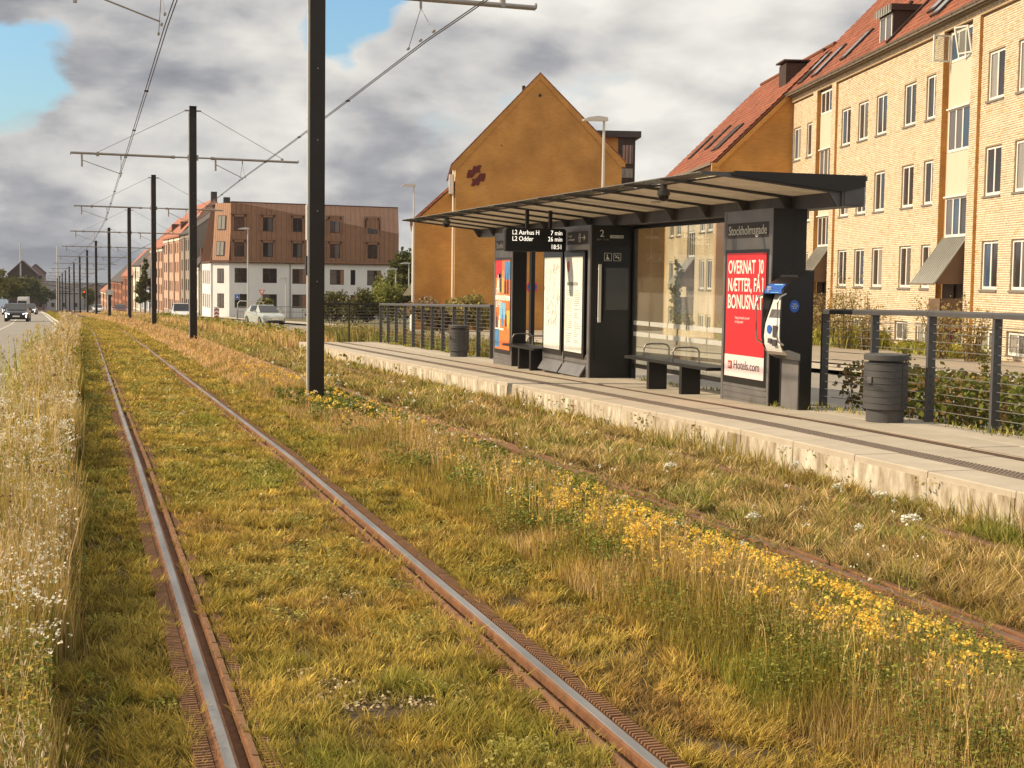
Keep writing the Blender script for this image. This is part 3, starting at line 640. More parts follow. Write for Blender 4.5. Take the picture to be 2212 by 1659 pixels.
for x0 in (8.55,8.72):
    b=MB(); s=.135; w=.006
    b.box(x0,x0+s,yf-.016,yf-.010,2.05,2.05+w); b.box(x0,x0+s,yf-.016,yf-.010,2.185-w,2.185); b.box(x0,x0+w,yf-.016,yf-.010,2.05,2.185); b.box(x0+s-w,x0+s,yf-.016,yf-.010,2.05,2.185)
    if x0<8.6: b.prism([(x0+.03,2.075),(x0+.10,2.075),(x0+.07,2.11),(x0+.06,2.16),(x0+.045,2.16),(x0+.05,2.11)],'y',yf-.016,yf-.010)
    else: b.tube([(x0+.02,yf-.014,2.16),(x0+.115,yf-.014,2.07)],.006,5); b.box(x0+.03,x0+.105,yf-.016,yf-.010,2.105,2.12); b.tube([(x0+.06,yf-.014,2.16),(x0+.09,yf-.014,2.14),(x0+.1,yf-.014,2.165)],.004,4)
    b.build('pictogram',M['lit_white'],CB)
# upright end posts of the bays
b=MB(); b.box(8.62,8.80,16.46,16.60,pz(16.5),2.66); b.build('roof_post',M['dark_metal'],SH)
# cameras under the canopy
for y in (17.75,29.6):
    b=MB(); b.lathe([(.045,3.0),(.05,2.93),(.085,2.92),(.085,2.86),(.07,2.85)],(7.37,y,0),16); b.build('camera_housing',M['grey_metal'],SH,True)
    b=MB(); b.lathe([(.07,2.85),(.065,2.81),(.045,2.785),(0,2.775)],(7.37,y,0),16); b.build('camera_dome',M['black'],SH,True)
b=MB(); b.box(8.0,8.1,19.6,19.75,2.86,2.89); b.build('speaker',M['white_plastic'],SH)
# departure display hangs from the canopy
DS=thing('departure_display','black departure display with two lit lines hanging under the canopy','display',(0,24.3,0))
b=MB(); r=.05; x0,x1,z0,z1=7.10,8.21,2.21,2.61
def rr_(x0,x1,z0,z1,r,n=5): 
    P=[]
    for cx_,cz_,a0 in ((x1-r,z0+r,-90),(x1-r,z1-r,0),(x0+r,z1-r,90),(x0+r,z0+r,180)):
        for i in range(n): a=math.radians(a0+90*i/(n-1)); P.append((cx_+r*math.cos(a),cz_+r*math.sin(a)))
    return P
b.prism(rr_(x0,x1,z0,z1,r),'y',-.09,.09); b.build('display_case',M['black'],DS)
b=MB(); b.prism(rr_(x0-.008,x1+.008,z0-.008,z1+.008,r),'y',-.055,-.03); b.prism(rr_(x0-.008,x1+.008,z0-.008,z1+.008,r),'y',.03,.055); b.build('case_rim',M['grey_metal'],DS)
for x in (7.51,7.94): b=MB(); b.box(x-.028,x+.028,-.03,.03,2.6,2.95); b.build('hanger_rod',M['dark_metal'],DS)
text('L2 Aarhus H',.115,M['led'],DS,(7.21,-.093,2.50),RY,.85,.0); text('7 min',.115,M['led'],DS,(8.14,-.093,2.50),RY,.85,0,'RIGHT')
text('L2 Odder',.115,M['led'],DS,(7.21,-.093,2.39),RY,.85,.0); text('26 min',.115,M['led'],DS,(8.14,-.093,2.39),RY,.85,0,'RIGHT'); text('18:51',.115,M['led'],DS,(8.14,-.093,2.255),RY,.85,0,'RIGHT')
# benches
def bench(label,y0,y1,legs,loops):
    t=thing('bench',label,'bench',group='dark benches under the canopy'); z=pz((y0+y1)/2)
    b=MB()
    b.box(8.15,8.60,y0,y1,z+.40,z+.445); b.box(8.13,8.15,y0,y1,z+.405,z+.435); b.build('seat',M['dark_metal'],t)
    for y in legs: b=MB(); b.box(8.13,8.42,y-.045,y+.045,z-.02,z+.40); b.build('leg',M['dark_metal'],t)
    for y in loops: b=MB(); b.tube([(8.17,y,z+.42),(8.17,y,z+.60),(8.20,y,z+.645),(8.27,y,z+.66),(8.48,y,z+.66),(8.55,y,z+.645),(8.58,y,z+.60),(8.58,y,z+.42)],.013,8); b.build('armrest_loop',M['galv'],t,True)
bench('dark bench with two metal loops between cabinet and red poster pillar',17.95,21.05,(18.82,20.05),(20.32,19.2))
bench('shorter dark bench left of the information board',25.8,27.9,(26.75,26.0),(27.3,26.3))
# ticket machine
TM=thing('ticket_machine','black curved ticket machine with blue header and steel handles','ticket machine',(0,15.68,pz(15.9)-.01))
zb=-(pz(15.9)-.01)
side=[(8.34,1.0),(8.34,.63),(8.30,.625),(8.18,.68),(8.10,.76),(8.075,.88),(8.075,1.05),(8.16,1.12),(8.20,1.36),(8.085,1.40),(8.09,1.46),(8.13,1.53),(8.33,1.66),(8.50,1.72),(8.50,1.0)]
full=[(8.34,.02),(8.34,.625),(8.28,.63),(8.17,.685),(8.10,.77),(8.07,.90),(8.07,1.05),(8.075,1.30),(8.08,1.42),(8.10,1.48),(8.15,1.54),(8.33,1.655),(8.50,1.72),(8.50,.02)]
for nm,a,c in (('side_shell',0,.035),('side_shell',.485,.52)): b=MB(); b.prism(full,'y',a,c); b.build(nm,M['black'],TM)
b=MB(); b.box(8.345,8.49,.035,.485,0,.64); b.build('pedestal',M['silver_metal'],TM)
b=MB(); b.box(8.30,8.50,.03,.49,.62,1.66); b.build('back_shell',M['black'],TM)
b=MB(); b.prism([(8.10,1.43),(8.10,1.48),(8.15,1.54),(8.33,1.655),(8.50,1.72),(8.50,1.60),(8.33,1.55),(8.16,1.43)],'y',.033,.487); b.build('hood',M['black'],TM)
b=MB(); b.add([(8.094,.04,1.485),(8.094,.48,1.485),(8.148,.48,1.548),(8.148,.04,1.548)],[(0,1,2,3)]); b.add([(8.085,.04,1.43),(8.085,.48,1.43),(8.092,.48,1.483),(8.092,.04,1.483)],[(0,1,2,3)]); hd=b.build('blue_header',M['blue_sign'],TM)
b=MB(); b.add([(8.084,.10,1.44),(8.084,.33,1.44),(8.142,.33,1.545),(8.142,.10,1.545)],[(0,1,2,3)]); b.build('header_screen',M['sky_print'],TM)
text('Rejsekort\nCheck ind\nher',.026,M['lit_white'],TM,(8.08,.40,1.50),RX,1)
b=MB(); b.prism([(8.13,.72),(8.095,.80),(8.085,.90),(8.10,1.05),(8.22,1.42),(8.32,1.42),(8.32,.70)],'y',.05,.47); b.build('white_console',M['white_plastic'],TM)
b=MB(); b.add([(8.125,.09,1.13),(8.125,.43,1.13),(8.215,.43,1.40),(8.215,.09,1.40)],[(0,1,2,3)]); b.build('console_screen',M['pane_grey'],TM)
b=MB(); b.prism([(.33+.055*math.cos(i*.524),.99+.055*math.sin(i*.524)) for i in range(12)],'x',8.078,8.084); b.build('card_reader',M['blue_sign'],TM)
b=MB(); b.box(8.072,8.08,.12,.22,.90,1.04); b.box(8.07,8.078,.25,.34,.82,.88); b.box(8.07,8.078,.12,.22,.79,.87); b.build('keypad',M['ink_dark'],TM)
b=MB(); b.prism([(8.12,.74),(8.175,.68),(8.285,.625),(8.34,.62),(8.34,.70),(8.18,.75)],'y',-.002,.522); b.build('lower_trim',M['stainless'],TM)
for y in (-.02,.54): b=MB(); b.tube([(8.12,y,1.43),(8.04,y,1.39),(8.01,y,1.33),(8.01,y,.93),(8.03,y,.85),(8.10,y,.81)],.012,8); b.build('handle',M['stainless'],TM,True)
b=MB(); b.prism([(8.245+.065*math.cos(i*.393),1.28+.075*math.sin(i*.393)) for i in range(16)],'y',-.003,.001); b.build('blue_sticker',M['blue_sign'],TM)
text('Husk\ncheck ind\nog ud',.024,M['lit_white'],TM,(8.245,-.005,1.30),RY,1,0,'CENTER')
# litter bins
def bin_():
    t=thing('litter_bin','','litter bin',group='grey round litter bins on the platform')
    b=MB(); b.lathe([(.205,0),(.205,.135),(.21,.135)],(0,0,0),36); b.build('base',M['bin'],t,True)
    pr=[(.205,.135),(.24,.145)]; z=.15
    for k in range(7): pr+=[(.24,z),(.24,z+.058),(.247,z+.062),(.247,z+.068),(.24,z+.072)]; z+=.072
    pr+=[(.236,z),(.20,z)]
    b=MB(); b.lathe(pr,(0,0,0),36); b.build('body',M['bin'],t,True); top=z
    b=MB(); b.lathe([(.19,top),(.19,top+.03)],(0,0,0),24); b.build('opening',M['black'],t,True)
    b=MB(); b.lathe([(.20,top+.028),(.243,top+.028),(.245,top+.04),(.245,top+.085),(.235,top+.095),(.16,top+.09),(0,top+.085)],(0,0,0),36); b.build('lid',M['bin'],t,True)
    b=MB(); b.box(-.03,.03,-.255,-.243,.43,.50); b.lathe([(.0,0),(.03,.0)],(0,-.25,.43),8)
    q=b.build('lock_plate',M['silver_metal'],t); q.rotation_euler=(0,0,math.radians(-75))
    b=MB(); b.box(-.003,.003,-.2415,-.2395,.15,.64); q=b.build('door_seam',M['black'],t); q.rotation_euler=(0,0,math.radians(16))
    return t
t=bin_(); t.location=(8.52,14.02,pz(14)); t['label']='grey ribbed litter bin in front of the wire fence at the right'
dup(t,(8.52,32.9,pz(33)),'small looking grey litter bin left of the shelter near the far fence')
# ================================================================ buildings
def arr_mesh(name,V,Fq,mat_,colors=None,nper=4,smooth=False):
    """V (n,3) numpy, Fq (m,nper) ints -> mesh quickly; colors per vertex (n,3)"""
    me=bpy.data.meshes.new(name); V=np.ascontiguousarray(V,dtype=np.float32); Fq=np.ascontiguousarray(Fq,dtype=np.int32)
    me.vertices.add(len(V)); me.vertices.foreach_set('co',V.ravel()); me.loops.add(Fq.size); me.loops.foreach_set('vertex_index',Fq.ravel())
    me.polygons.add(len(Fq)); me.polygons.foreach_set('loop_start',np.arange(0,Fq.size,nper,dtype=np.int32)); me.polygons.foreach_set('loop_total',np.full(len(Fq),nper,dtype=np.int32))
    me.materials.append(mat_)
    if colors is not None:
        a=me.attributes.new('col','FLOAT_COLOR','POINT'); c=np.ones((len(V),4),dtype=np.float32); c[:,:3]=colors; a.data.foreach_set('color',c.ravel())
    me.update(calc_edges=True); me.validate(); return me
def frame_win(b,s0,s1,z0,z1,x,n,fw=.07,horiz=()):
    """white frame looking to -x : outer border and mullions"""
    d0,d1=x,x+.06
    b.box(d0,d1,s0,s0+fw,z0,z1); b.box(d0,d1,s1-fw,s1,z0,z1); b.box(d0,d1,s0+fw,s1-fw,z0,z0+fw*1.2); b.box(d0,d1,s0+fw,s1-fw,z1-fw,z1)
    w=(s1-s0-2*fw)/n
    for i in range(1,n): b.box(d0,d1,s0+fw+i*w-fw*.6,s0+fw+i*w+fw*.6,z0+fw*1.2,z1-fw)
_wm={}
PM=['pane_dark','pane_blue','pane_grey','pane_dark','pane_curtain','pane_dark','pane_dark']
def window(parent,sc_,z0,w,h,x,n=2,sill=True,rr=random,mix=PM):
    key=(round(w,3),round(h,3),n,sill)
    if key not in _wm:
        b=MB(); frame_win(b,-w/2,w/2,0,h,0,n); fm=b.mesh('window',M['white_frame']); pw=(w-.14)/n
        b=MB(); b.box(.025,.035,-pw/2+.03,pw/2-.03,.07,h-.06); _wm[key]=[fm,b,None,pw,{}]
        b2=MB(); b2.box(-.10,.02,-w/2-.05,w/2+.05,-.075,-.015); _wm[key][2]=b2.mesh('sill',M['sill'])
    fm,pb,sm,pw,cache=_wm[key]
    o=link('window',fm,parent,(x,sc_,z0))
    for i in range(n):
        mk=rr.choice(mix)
        if mk not in cache: cache[mk]=pb.mesh('pane',M[mk])
        link('pane',cache[mk],o,(0,-w/2+.07+pw*(i+.5),0))
    if sill: link('sill',sm,o)
    return o
def holes_rects(s0,s1,z0,z1,holes):
    zs=sorted({z0,z1}|{h[2] for h in holes if z0<h[2]<z1}|{h[3] for h in holes if z0<h[3]<z1}); out=[]
    for a,c in zip(zs,zs[1:]):
        hs=sorted((h[0],h[1]) for h in holes if h[2]<(a+c)/2<h[3]); p=s0
        for u,v in hs:
            if u>p: out.append((p,u,a,c))
            p=max(p,v)
        if p<s1: out.append((p,s1,a,c))
    return out
def lay_bricks(V,Cc,s0,s1,z0,z1,holes,x,rr,base=(.72,.60,.445)):
    """running bond on the plane x, 24 cm by 6.67 cm courses"""
    k0=int(math.floor(z0/.0667)); k1=int(math.ceil(z1/.0667)); n=0
    for k in range(k0,k1):
        za,zb=k*.0667+.006,(k+1)*.0667-.006; zc=(za+zb)/2
        if za<z0 or zb>z1: continue
        hs=sorted((h[0],h[1]) for h in holes if h[2]-.02<zc<h[3]+.02); iv=[]; p=s0
        for u,v in hs:
            if u>p: iv.append((p,min(u,s1)))
            p=max(p,v)
        if p<s1: iv.append((p,s1))
        off=(k%2)*.12+ (k%3==0)*.06
        for a,c in iv:
            i=math.floor((a-off)/.24)
            while i*.24+off<c:
                u=max(i*.24+off,a)+.005; v=min(i*.24+.24+off,c)-.005; i+=1
                if v-u<.03: continue
                V.append((u,v,za,zb,x+rr.uniform(-.004,.004)))
                t=rr.random(); g=rr.uniform(.90,1.08)
                if t<.035: cc=(.66*g,.47*g,.27*g)
                elif t<.12: cc=(.72*g,.56*g,.33*g)
                else: cc=tuple(q*g for q in base)
                Cc.append(cc)
def bricks_to_mesh(name,B,Cc):
    B=np.array(B); n=len(B); u,v,za,zb,x=B.T; xp=x-.012; e=.004
    P=np.stack([np.stack([x,u,za],1),np.stack([x,v,za],1),np.stack([x,v,zb],1),np.stack([x,u,zb],1),
                np.stack([xp,u+e,za+e],1),np.stack([xp,v-e,za+e],1),np.stack([xp,v-e,zb-e],1),np.stack([xp,u+e,zb-e],1)],1).reshape(-1,3)
    f=np.array([(4,7,6,5),(0,4,5,1),(1,5,6,2),(2,6,7,3),(3,7,4,0)]); F=(np.arange(n)[:,None,None]*8+f[None]).reshape(-1,4)
    return arr_mesh(name,P,F,M['ybrick'],np.repeat(np.array(Cc),8,axis=0))
AZ=math.radians(12.93); P0X,P0Y=30.68,58.77
Y1B=thing('yellow_apartment_block','long pale yellow brick apartment block with red tiled roof at the right','building',(P0X,P0Y,0),-AZ)
Linv=Matrix.Rotation(AZ,4,'Z')@Matrix.Translation((-P0X,-P0Y,0)); CL=Linv@Vector((0,0,1.75))
SL,SR=1.25,-33.0; rr=random.Random(11)
cols=[-.48,-2.66,-7.83,-10.03,-12.22,-15.27,-17.46,-22.68,-24.82,-27.0,-30.0,-32.0]; rows=[7.14,4.35,1.58]
holes=[]
for c in cols:
    for z in rows: holes.append((c-.61,c+.61,z-.01,z+1.43))
bas=[-2.6,-7.8,-10.1,-15.1,-17.25,-22.7,-24.8]
for c in bas: holes.append((c-.68,c+.68,-.30,.40))
stairs=[(-6.1,-3.9),(-21.0,-18.6)]
hs=holes+[(a,c,-2,9.72) for a,c in stairs]
b=MB()
for r in holes_rects(SR,SL,-1.4,9.72,hs): b.box(0,.14,r[0],r[1],r[2],r[3])
b.box(.14,.30,SR,SL,-1.4,10.0); b.build('wall',M['mortar'],Y1B)
b=MB()
b.box(-.10,.0,SR,SL,9.74,10.0)
for a,c in stairs: b.box(-.10,0,c+.0,c+.58,-1.2,9.74); b.box(-.10,0,a-.58,a,-1.2,9.74)
b.build('pilasters',M['mortar'],Y1B)
# near flanks of each pilaster in courses, their shade put into a darker orange
b=MB()
for a,c in stairs:
    for s in (a-.58,):
        for k in range(-14,145):
            b.box(-.108,-.004,s-.008,s,k*.0667+.006,k*.0667+.0607)
    for k in range(-14,145): b.box(-.098,.138,c-.008,c,k*.0667+.006,k*.0667+.0607)
stuff(b.build('flank_bricks',M['orange_brick'],Y1B))
B,Cc=[],[]
lay_bricks(B,Cc,SR,SL,-1.0,9.72,hs+[(a-.58,a,-2,9.74) for a,c in stairs]+[(c,c+.58,-2,9.74) for a,c in stairs],0.0,rr)
for a,c in stairs:
    lay_bricks(B,Cc,a-.58,a,-1.0,9.74,[],-.10,rr); lay_bricks(B,Cc,c,c+.58,-1.0,9.74,[],-.10,rr)
lay_bricks(B,Cc,SR,SL,9.745,9.99,[],-.10,rr)
# the 300 bricks that show largest are objects of their own
def dist2(q): 
    s=(q[0]+q[1])/2; z=(q[2]+q[3])/2; vis=(s>-24.4) and z>.75 and (q[1]-q[0])>.2
    return (s-CL.y)**2+(q[4]-CL.x)**2+(z-1.75)**2+(0 if vis else 1e6)
order=sorted(range(len(B)),key=lambda i:dist2(B[i])); top=set(order[:300])
bm_=[]
for g in range(5):
    bb=bricks_to_mesh('brick',[(-.115,.115,-.0274,.0274,0)],[(.72*(.9+.04*g),.60*(.9+.04*g),.445*(.9+.04*g))]); bm_.append(bb)
for i in top: link('brick',rr.choice(bm_),Y1B,(B[i][4],(B[i][0]+B[i][1])/2,(B[i][2]+B[i][3])/2))
rest=[i for i in range(len(B)) if i not in top]
stuff(link('brickwork',bricks_to_mesh('brickwork',[B[i] for i in rest],[Cc[i] for i in rest]),Y1B))
for c in cols:
    for z in rows: window(Y1B,c,z,1.2,1.42,.05,2,True,rr)
for c in bas: window(Y1B,c,-.28,1.32,.66,.06,2,False,rr,['pane_curtain','pane_grey','pane_grey'])
for a,c in stairs:
    m_=(a+c)/2+ -.02; w=1.86
    b=MB(); b.box(.10,.14,a,c,-1.2,9.72); b.build('recess_wall',M['mortar'],Y1B)
    for z0,h in ((8.70,.94),(5.88,1.36),(3.20,1.26)): window(Y1B,m_,z0,w,h,.03,3,False,rr,['pane_dark','pane_blue','pane_grey'])
    for z0,z1 in ((7.27,8.68),(4.50,5.86)):
        b=MB(); b.box(.02,.09,m_-w/2,m_+w/2,z0,z1); b.box(-.01,.02,m_-w/2-.02,m_+w/2+.02,z1-.045,z1-.005) if z0<0 else None; b.build('cladding_panel',M['panel_cream'],Y1B)
        b=MB(); b.box(-.05,.09,m_-w/2-.03,m_+w/2+.03,z0-.05,z0-.005); b.build('ledge',M['white_frame'],Y1B)
    # sloping metal awning over the door
    b=MB(); e0,e1=a+.22,c-.12
    b.prism([(.02,3.17),(.02,3.12),(-.93,1.72),(-.97,1.75)],'y',e0-.03,e1+.03)
    aw=b.build('awning',M['zinc'],Y1B)
    b=MB(); n=12
    for i in range(n):
        s=e0+(e1-e0)*(i+.5)/n; b.prism([(.0,3.20),(-.96,1.785),(-.96,1.765),(.0,3.17)],'y',s-.018,s+.018)
    b.build('awning_seams',M['zinc'],aw)
    for ea in (e0,e1-.04): b=MB(); b.prism([(.02,3.1),(-.86,1.80),(-.86,1.72),(.02,1.72)],'y',ea,ea+.04); b.build('awning_cheek',M['porch_brown'],Y1B)
    b=MB(); b.box(-1.0,-.95,e0-.05,e1+.05,1.69,1.75); b.build('awning_gutter',M['gutter'],Y1B)
    b=MB(); b.box(.08,.13,a+.1,c-.1,.3,1.72); b.box(.02,.08,m_-.05,m_+.05,1.2,1.72); b.build('door',M['brown_dark'],Y1B)
    b=MB(); b.box(-.80,-.76,a+.05,a+1.05,.45,1.27); b.box(-.80,.0,a+.05,a+.09,.45,1.27); b.build('porch_parapet',M['porch_brown'],Y1B)
    b=MB(); b.box(-.8,.1,a+.05,c-.05,.36,.44); b.build('landing',M['concrete'],Y1B)
    b=MB(); b.box(.0,.06,a+.12,c-.12,-.9,.34); gd=b.build('glass_door',M['pane_grey'],Y1B)
    b=MB()
    for s in (a+.16,m_,c-.2): b.box(-.03,.0,s-.035,s+.035,-.9,.34)
    b.box(-.03,0,a+.12,c-.12,.28,.34); b.build('door_frame',M['red_sign'],gd)
# an open casement in the near stair's top window
b=MB(); 
def case(b,L,h,r): 
    b.box(0,.045,0,.05,0,h); b.box(0,.045,L-.05,L,0,h); b.box(0,.045,.05,L-.05,0,.05); b.box(0,.045,.05,L-.05,h-.05,h)
case(b,.6,.84,0); cs=b.build('open_casement',M['white_frame'],Y1B); cs.location=(.02,-18.88,8.75); cs.rotation_euler=(0,0,math.radians(100)) 
b=MB(); b.box(.015,.03,.05,.55,.05,.79); b.build('pane',M['glass'],cs)
b=MB(); case(b,.58,.84,0); cs=b.build('open_casement',M['white_frame'],Y1B); cs.location=(.0,-20.72,8.78); cs.rotation_euler=(0,math.radians(-14),math.radians(25))
b=MB(); b.box(.015,.03,.05,.53,.05,.79); b.build('pane',M['glass'],cs)
# roof
def tile_roof(parent,s0,s1,x0,z0,W,tan,near_n=300,seed=3,skip=None):
    """pantiles in courses; x0,z0 eave edge, W horizontal width up to the ridge"""
    r_=random.Random(seed); cs,sn=1/math.sqrt(1+tan*tan),tan/math.sqrt(1+tan*tan); Ls=W/cs; tw=.205; th=.335
    T=[]
    for j in range(int(Ls/th)):
        for i in range(int((s1-s0)/tw)): T.append((s0+(i+.5)*tw,j*th))
    def tile_verts(s,d,dz=0):
        prof=[(-.105,.0),(-.06,.030),(-.01,.036),(.035,.012),(.105,.0)]
        P=[]
        for dd,h in ((0,.028),(th+.03,.0)):
            for p,q in prof:
                L=d+dd; hh=q+h+dz; P.append((x0+L*cs-hh*sn,s+p,z0+L*sn+hh*cs))
        for p,q in prof: L=d; hh=q+.006+dz; P.append((x0+L*cs-hh*sn,s+p,z0+L*sn+hh*cs))
        return P
    F=[(i,i+1,i+6,i+5) for i in range(4)]+[(10+i,11+i,i+1,i) for i in range(4)]
    def vis(q):
        L=q[1]; x=x0+L*cs; z=z0+L*sn; d=(q[0]-LC.y)**2+(x-LC.x)**2+(z-1.75)**2
        el=(z-1.75)/math.sqrt(d)
        return d+(0 if el<.186 else 1e6)
    LC=(parent.matrix_basis.inverted())@Vector((0,0,1.75))
    od=sorted(range(len(T)),key=lambda i:vis(T[i])); topi=set(od[:near_n])
    cset=[(.28,.090,.048),(.24,.078,.042),(.32,.108,.060),(.20,.064,.036)]
    tms=[]
    for c in cset:
        P=tile_verts(0,0); tms.append(arr_mesh('roof_tile',np.array([(p[0]-x0,p[1],p[2]-z0) for p in P]),np.array(F),M['tile'],np.array([c]*15)))
    for i in topi: s,d=T[i]; link('roof_tile',r_.choice(tms),parent,(x0+d*cs,s,z0+d*sn))
    VV=[];CC=[];FF=[];k=0
    for i,(s,d) in enumerate(T):
        if i in topi: continue
        VV+=tile_verts(s,d,r_.uniform(0,.006)); c=r_.choice(cset); g=r_.uniform(.9,1.1); CC+=[tuple(q*g for q in c)]*15; FF+=[tuple(k+q for q in f) for f in F]; k+=15
    stuff(link('roof_tiles',arr_mesh('roof_tiles',np.array(VV),np.array(FF),M['tile'],np.array(CC)),parent))
    b=MB(); b.quad((x0,s0,z0-.03),(x0,s1,z0-.03),(x0+W,s1,z0+W*tan-.03),(x0+W,s0,z0+W*tan-.03)); b.quad((x0,s0,z0-.16),(x0,s1,z0-.16),(x0+W,s1,z0+W*tan-.16),(x0+W,s0,z0+W*tan-.16))
    b.quad((x0,s1,z0-.16),(x0,s1,z0-.03),(x0+W,s1,z0+W*tan-.03),(x0+W,s1,z0+W*tan-.16)); b.quad((x0,s0,z0-.16),(x0,s0,z0-.03),(x0+W,s0,z0+W*tan-.03),(x0+W,s0,z0+W*tan-.16)); 
    b.quad((x0+W,s0,z0+W*tan-.03),(x0+W,s1,z0+W*tan-.03),(x0+2*W,s1,z0-.03),(x0+2*W,s0,z0-.03)); b.build('roof_deck',M['tile_under'],parent)
    b=MB(); b.tube([(x0+W,s0,z0+W*tan+.03),(x0+W,s1,z0+W*tan+.03)],.10,8); b.build('ridge_tiles',M['tile_under'],parent)
bpy.context.view_layer.update()
tile_roof(Y1B,SR,1.2,-.32,10.12,5.9,1.03)
b=MB(); pr=[(.07*math.cos(t),.07*math.sin(t)) for t in [math.pi*(1+i/6) for i in range(7)]]
b.add([(-.38+p,s,10.10+q) for s in (SR,1.35) for p,q in pr],[(i,i+1,i+8,i+7) for i in range(6)]); b.box(-.40,-.0,SR,1.25,9.99,10.03)
b.build('gutter',M['gutter'],Y1B,True)
b=MB()
for s in np.arange(SR,1.3,1.0): b.box(-.455,-.445,s-.015,s+.015,10.02,10.12); b.tube([(-.455,s,10.10),(-.42,s,10.03),(-.36,s,10.02)],.012,4)
b.build('gutter_brackets',M['gutter'],Y1B)
b=MB(); b.tube([(-.36,1.27,10.05),(-.30,1.27,9.9),(-.06,1.27,9.65),(-.06,1.27,-.8)],.05,8); b.build('downpipe',M['gutter'],Y1B,True)
# gable wall of the block at its far end and body
b=MB(); b.prism([(.3,-1.2),(11,-1.2),(11,10.0),(5.6,15.9),(-.05,10.0),(.3,10)],'y',SL-.3,SL-.02); b.build('gable_wall',M['orange_brick'],Y1B)
# dormer
for sa in (-13.25,-11.78): b=MB(); b.box(-.02,1.6,sa,sa+.06,10.2,11.45); b.build('dormer_cheek',M['brown_dark'],Y1B)
b=MB(); b.box(-.14,1.9,-13.36,-11.62,11.40,11.62,0); 
for s in np.arange(-13.3,-11.6,.28): b.box(-.16,-.14,s-.02,s+.02,11.40,11.63)
b.build('dormer_roof',M['brown_dark'],Y1B)
b=MB(); b.box(-.155,-.141,-13.36,-11.62,11.33,11.62); 
for s in np.arange(-13.25,-11.6,.27): b.box(-.18,-.155,s-.02,s+.02,11.33,11.62)
b.build('dormer_fascia',M['zinc'],Y1B)
window(Y1B,-12.5,10.24,1.36,1.08,-.04,2,False,rr,['pane_curtain','pane_grey'])
# roof windows and their flashings
for s,d0,d1,w in ((-1.1,.25,1.55,.75),(-3.3,.25,1.55,.75),(-6.8,.45,1.6,.7),(-13.7,.0,2.0,.16),(-16.4,.6,1.6,.8),(-17.7,.25,1.4,.8),(-26,.5,1.7,.8)):
    t_=1.03; nx_,nz_=-t_/math.hypot(1,t_),1/math.hypot(1,t_)
    P=lambda d,h,ss: (-.32+d+nx_*h,ss,10.12+d*t_+nz_*h)
    b=MB(); b.add([P(d0,.03,s-w/2),P(d0,.03,s+w/2),P(d1,.03,s+w/2),P(d1,.03,s-w/2),P(d0,.13,s-w/2),P(d0,.13,s+w/2),P(d1,.13,s+w/2),P(d1,.13,s-w/2)],[(4,5,6,7),(0,1,5,4),(1,2,6,5),(2,3,7,6),(3,0,4,7)]); rwd=b.build('roof_window' if w>.3 else 'flashing',M['brown_dark'],Y1B)
    if w>.3: b=MB(); k=.09; b.add([P(d0+k,.135,s-w/2+k),P(d0+k,.135,s+w/2-k),P(d1-k,.135,s+w/2-k),P(d1-k,.135,s-w/2+k)],[(0,1,2,3)]); b.build('pane',M['pane_grey'],rwd)
b=MB(); b.lathe([(.07,0),(.07,.35),(.10,.36),(.10,.42),(0,.44)],(1.45,.8,11.85),10); b.lathe([(.06,0),(.06,.5),(.09,.5),(.09,.58),(0,.6)],(1.2,-11.5,11.5),10); b.build('vent_pipes',M['brown_dark'],Y1B,True)
# ---- second block, stepping forward, one storey lower
Y2=thing('lower_yellow_block','lower yellow brick block stepping forward with orange shaded gable','building',(P0X,P0Y,0),-AZ)
GX,S0,S1=-3.38,0.35,14.1
b=MB(); b.prism([(GX,-1.6),(8,-1.6),(8,7.0),(GX+5.2,12.15),(GX,7.0)],'y',S0,S0+.3); b.build('gable_wall',M['orange_brick'],Y2)
b=MB(); b.prism([(GX,-1.6),(8,-1.6),(8,7.0),(GX+5.2,12.15),(GX,7.0)],'y',S1-.3,S1); b.build('gable_wall',M['orange_brick'],Y2)
w2=[(1.84,1.30),(3.6,1.30),(1.84,4.0),(3.6,4.0),(9.9,1.3),(11.9,1.3),(9.9,4.0),(11.9,4.0)]
hh=[(c-.6,c+.6,z,z+1.4) for c,z in w2]+[(5.4,7.4,1.2,6.2)]+[(c-.6,c+.6,-.6,.12) for c in (1.84,3.6,9.9,11.9)]
b=MB()
for r in holes_rects(S0+.3,S1-.3,-1.6,7.0,hh): b.box(GX,GX+.14,*r)
b.box(GX+.14,GX+.3,S0+.3,S1-.3,-1.6,7.0); b.build('wall',M['yellow_wall'],Y2)
for c,z in w2: window(Y2,c,z+.01,1.18,1.38,GX+.05,2,True,rr)
for c in (1.84,3.6,9.9,11.9): window(Y2,c,-.59,1.18,.70,GX+.05,2,False,rr)
for z,h in ((2.87,1.25),(5.0,1.2)): window(Y2,6.4,z,1.8,h,GX+.06,3,False,rr)
b=MB(); b.box(GX+.06,GX+.12,5.5,7.3,4.15,4.98); b.build('cladding_panel',M['panel_cream'],Y2)
b=MB(); b.prism([(GX,2.85),(GX,2.80),(GX-.95,1.42),(GX-.98,1.46)],'y',5.35,7.45); b.build('awning',M['zinc'],Y2)
for ea in (5.45,7.3): b=MB(); b.prism([(GX,2.8),(GX-.85,1.5),(GX-.85,1.4),(GX,1.4)],'y',ea,ea+.05); b.build('awning_cheek',M['porch_brown'],Y2)
b=MB(); b.box(GX+.1,GX+.13,5.5,7.3,-1,1.4); b.build('door',M['brown_dark'],Y2)
b=MB(); b.box(GX-.8,GX,5.4,5.45,.0,.9); b.box(GX-.8,GX-.76,5.4,6.4,.0,.9); b.build('porch_parapet',M['porch_brown'],Y2)
bpy.context.view_layer.update()
tile_roof(Y2,S0-.12,S1+.1,GX-.28,7.02,5.45,.985,seed=5)
b=MB()
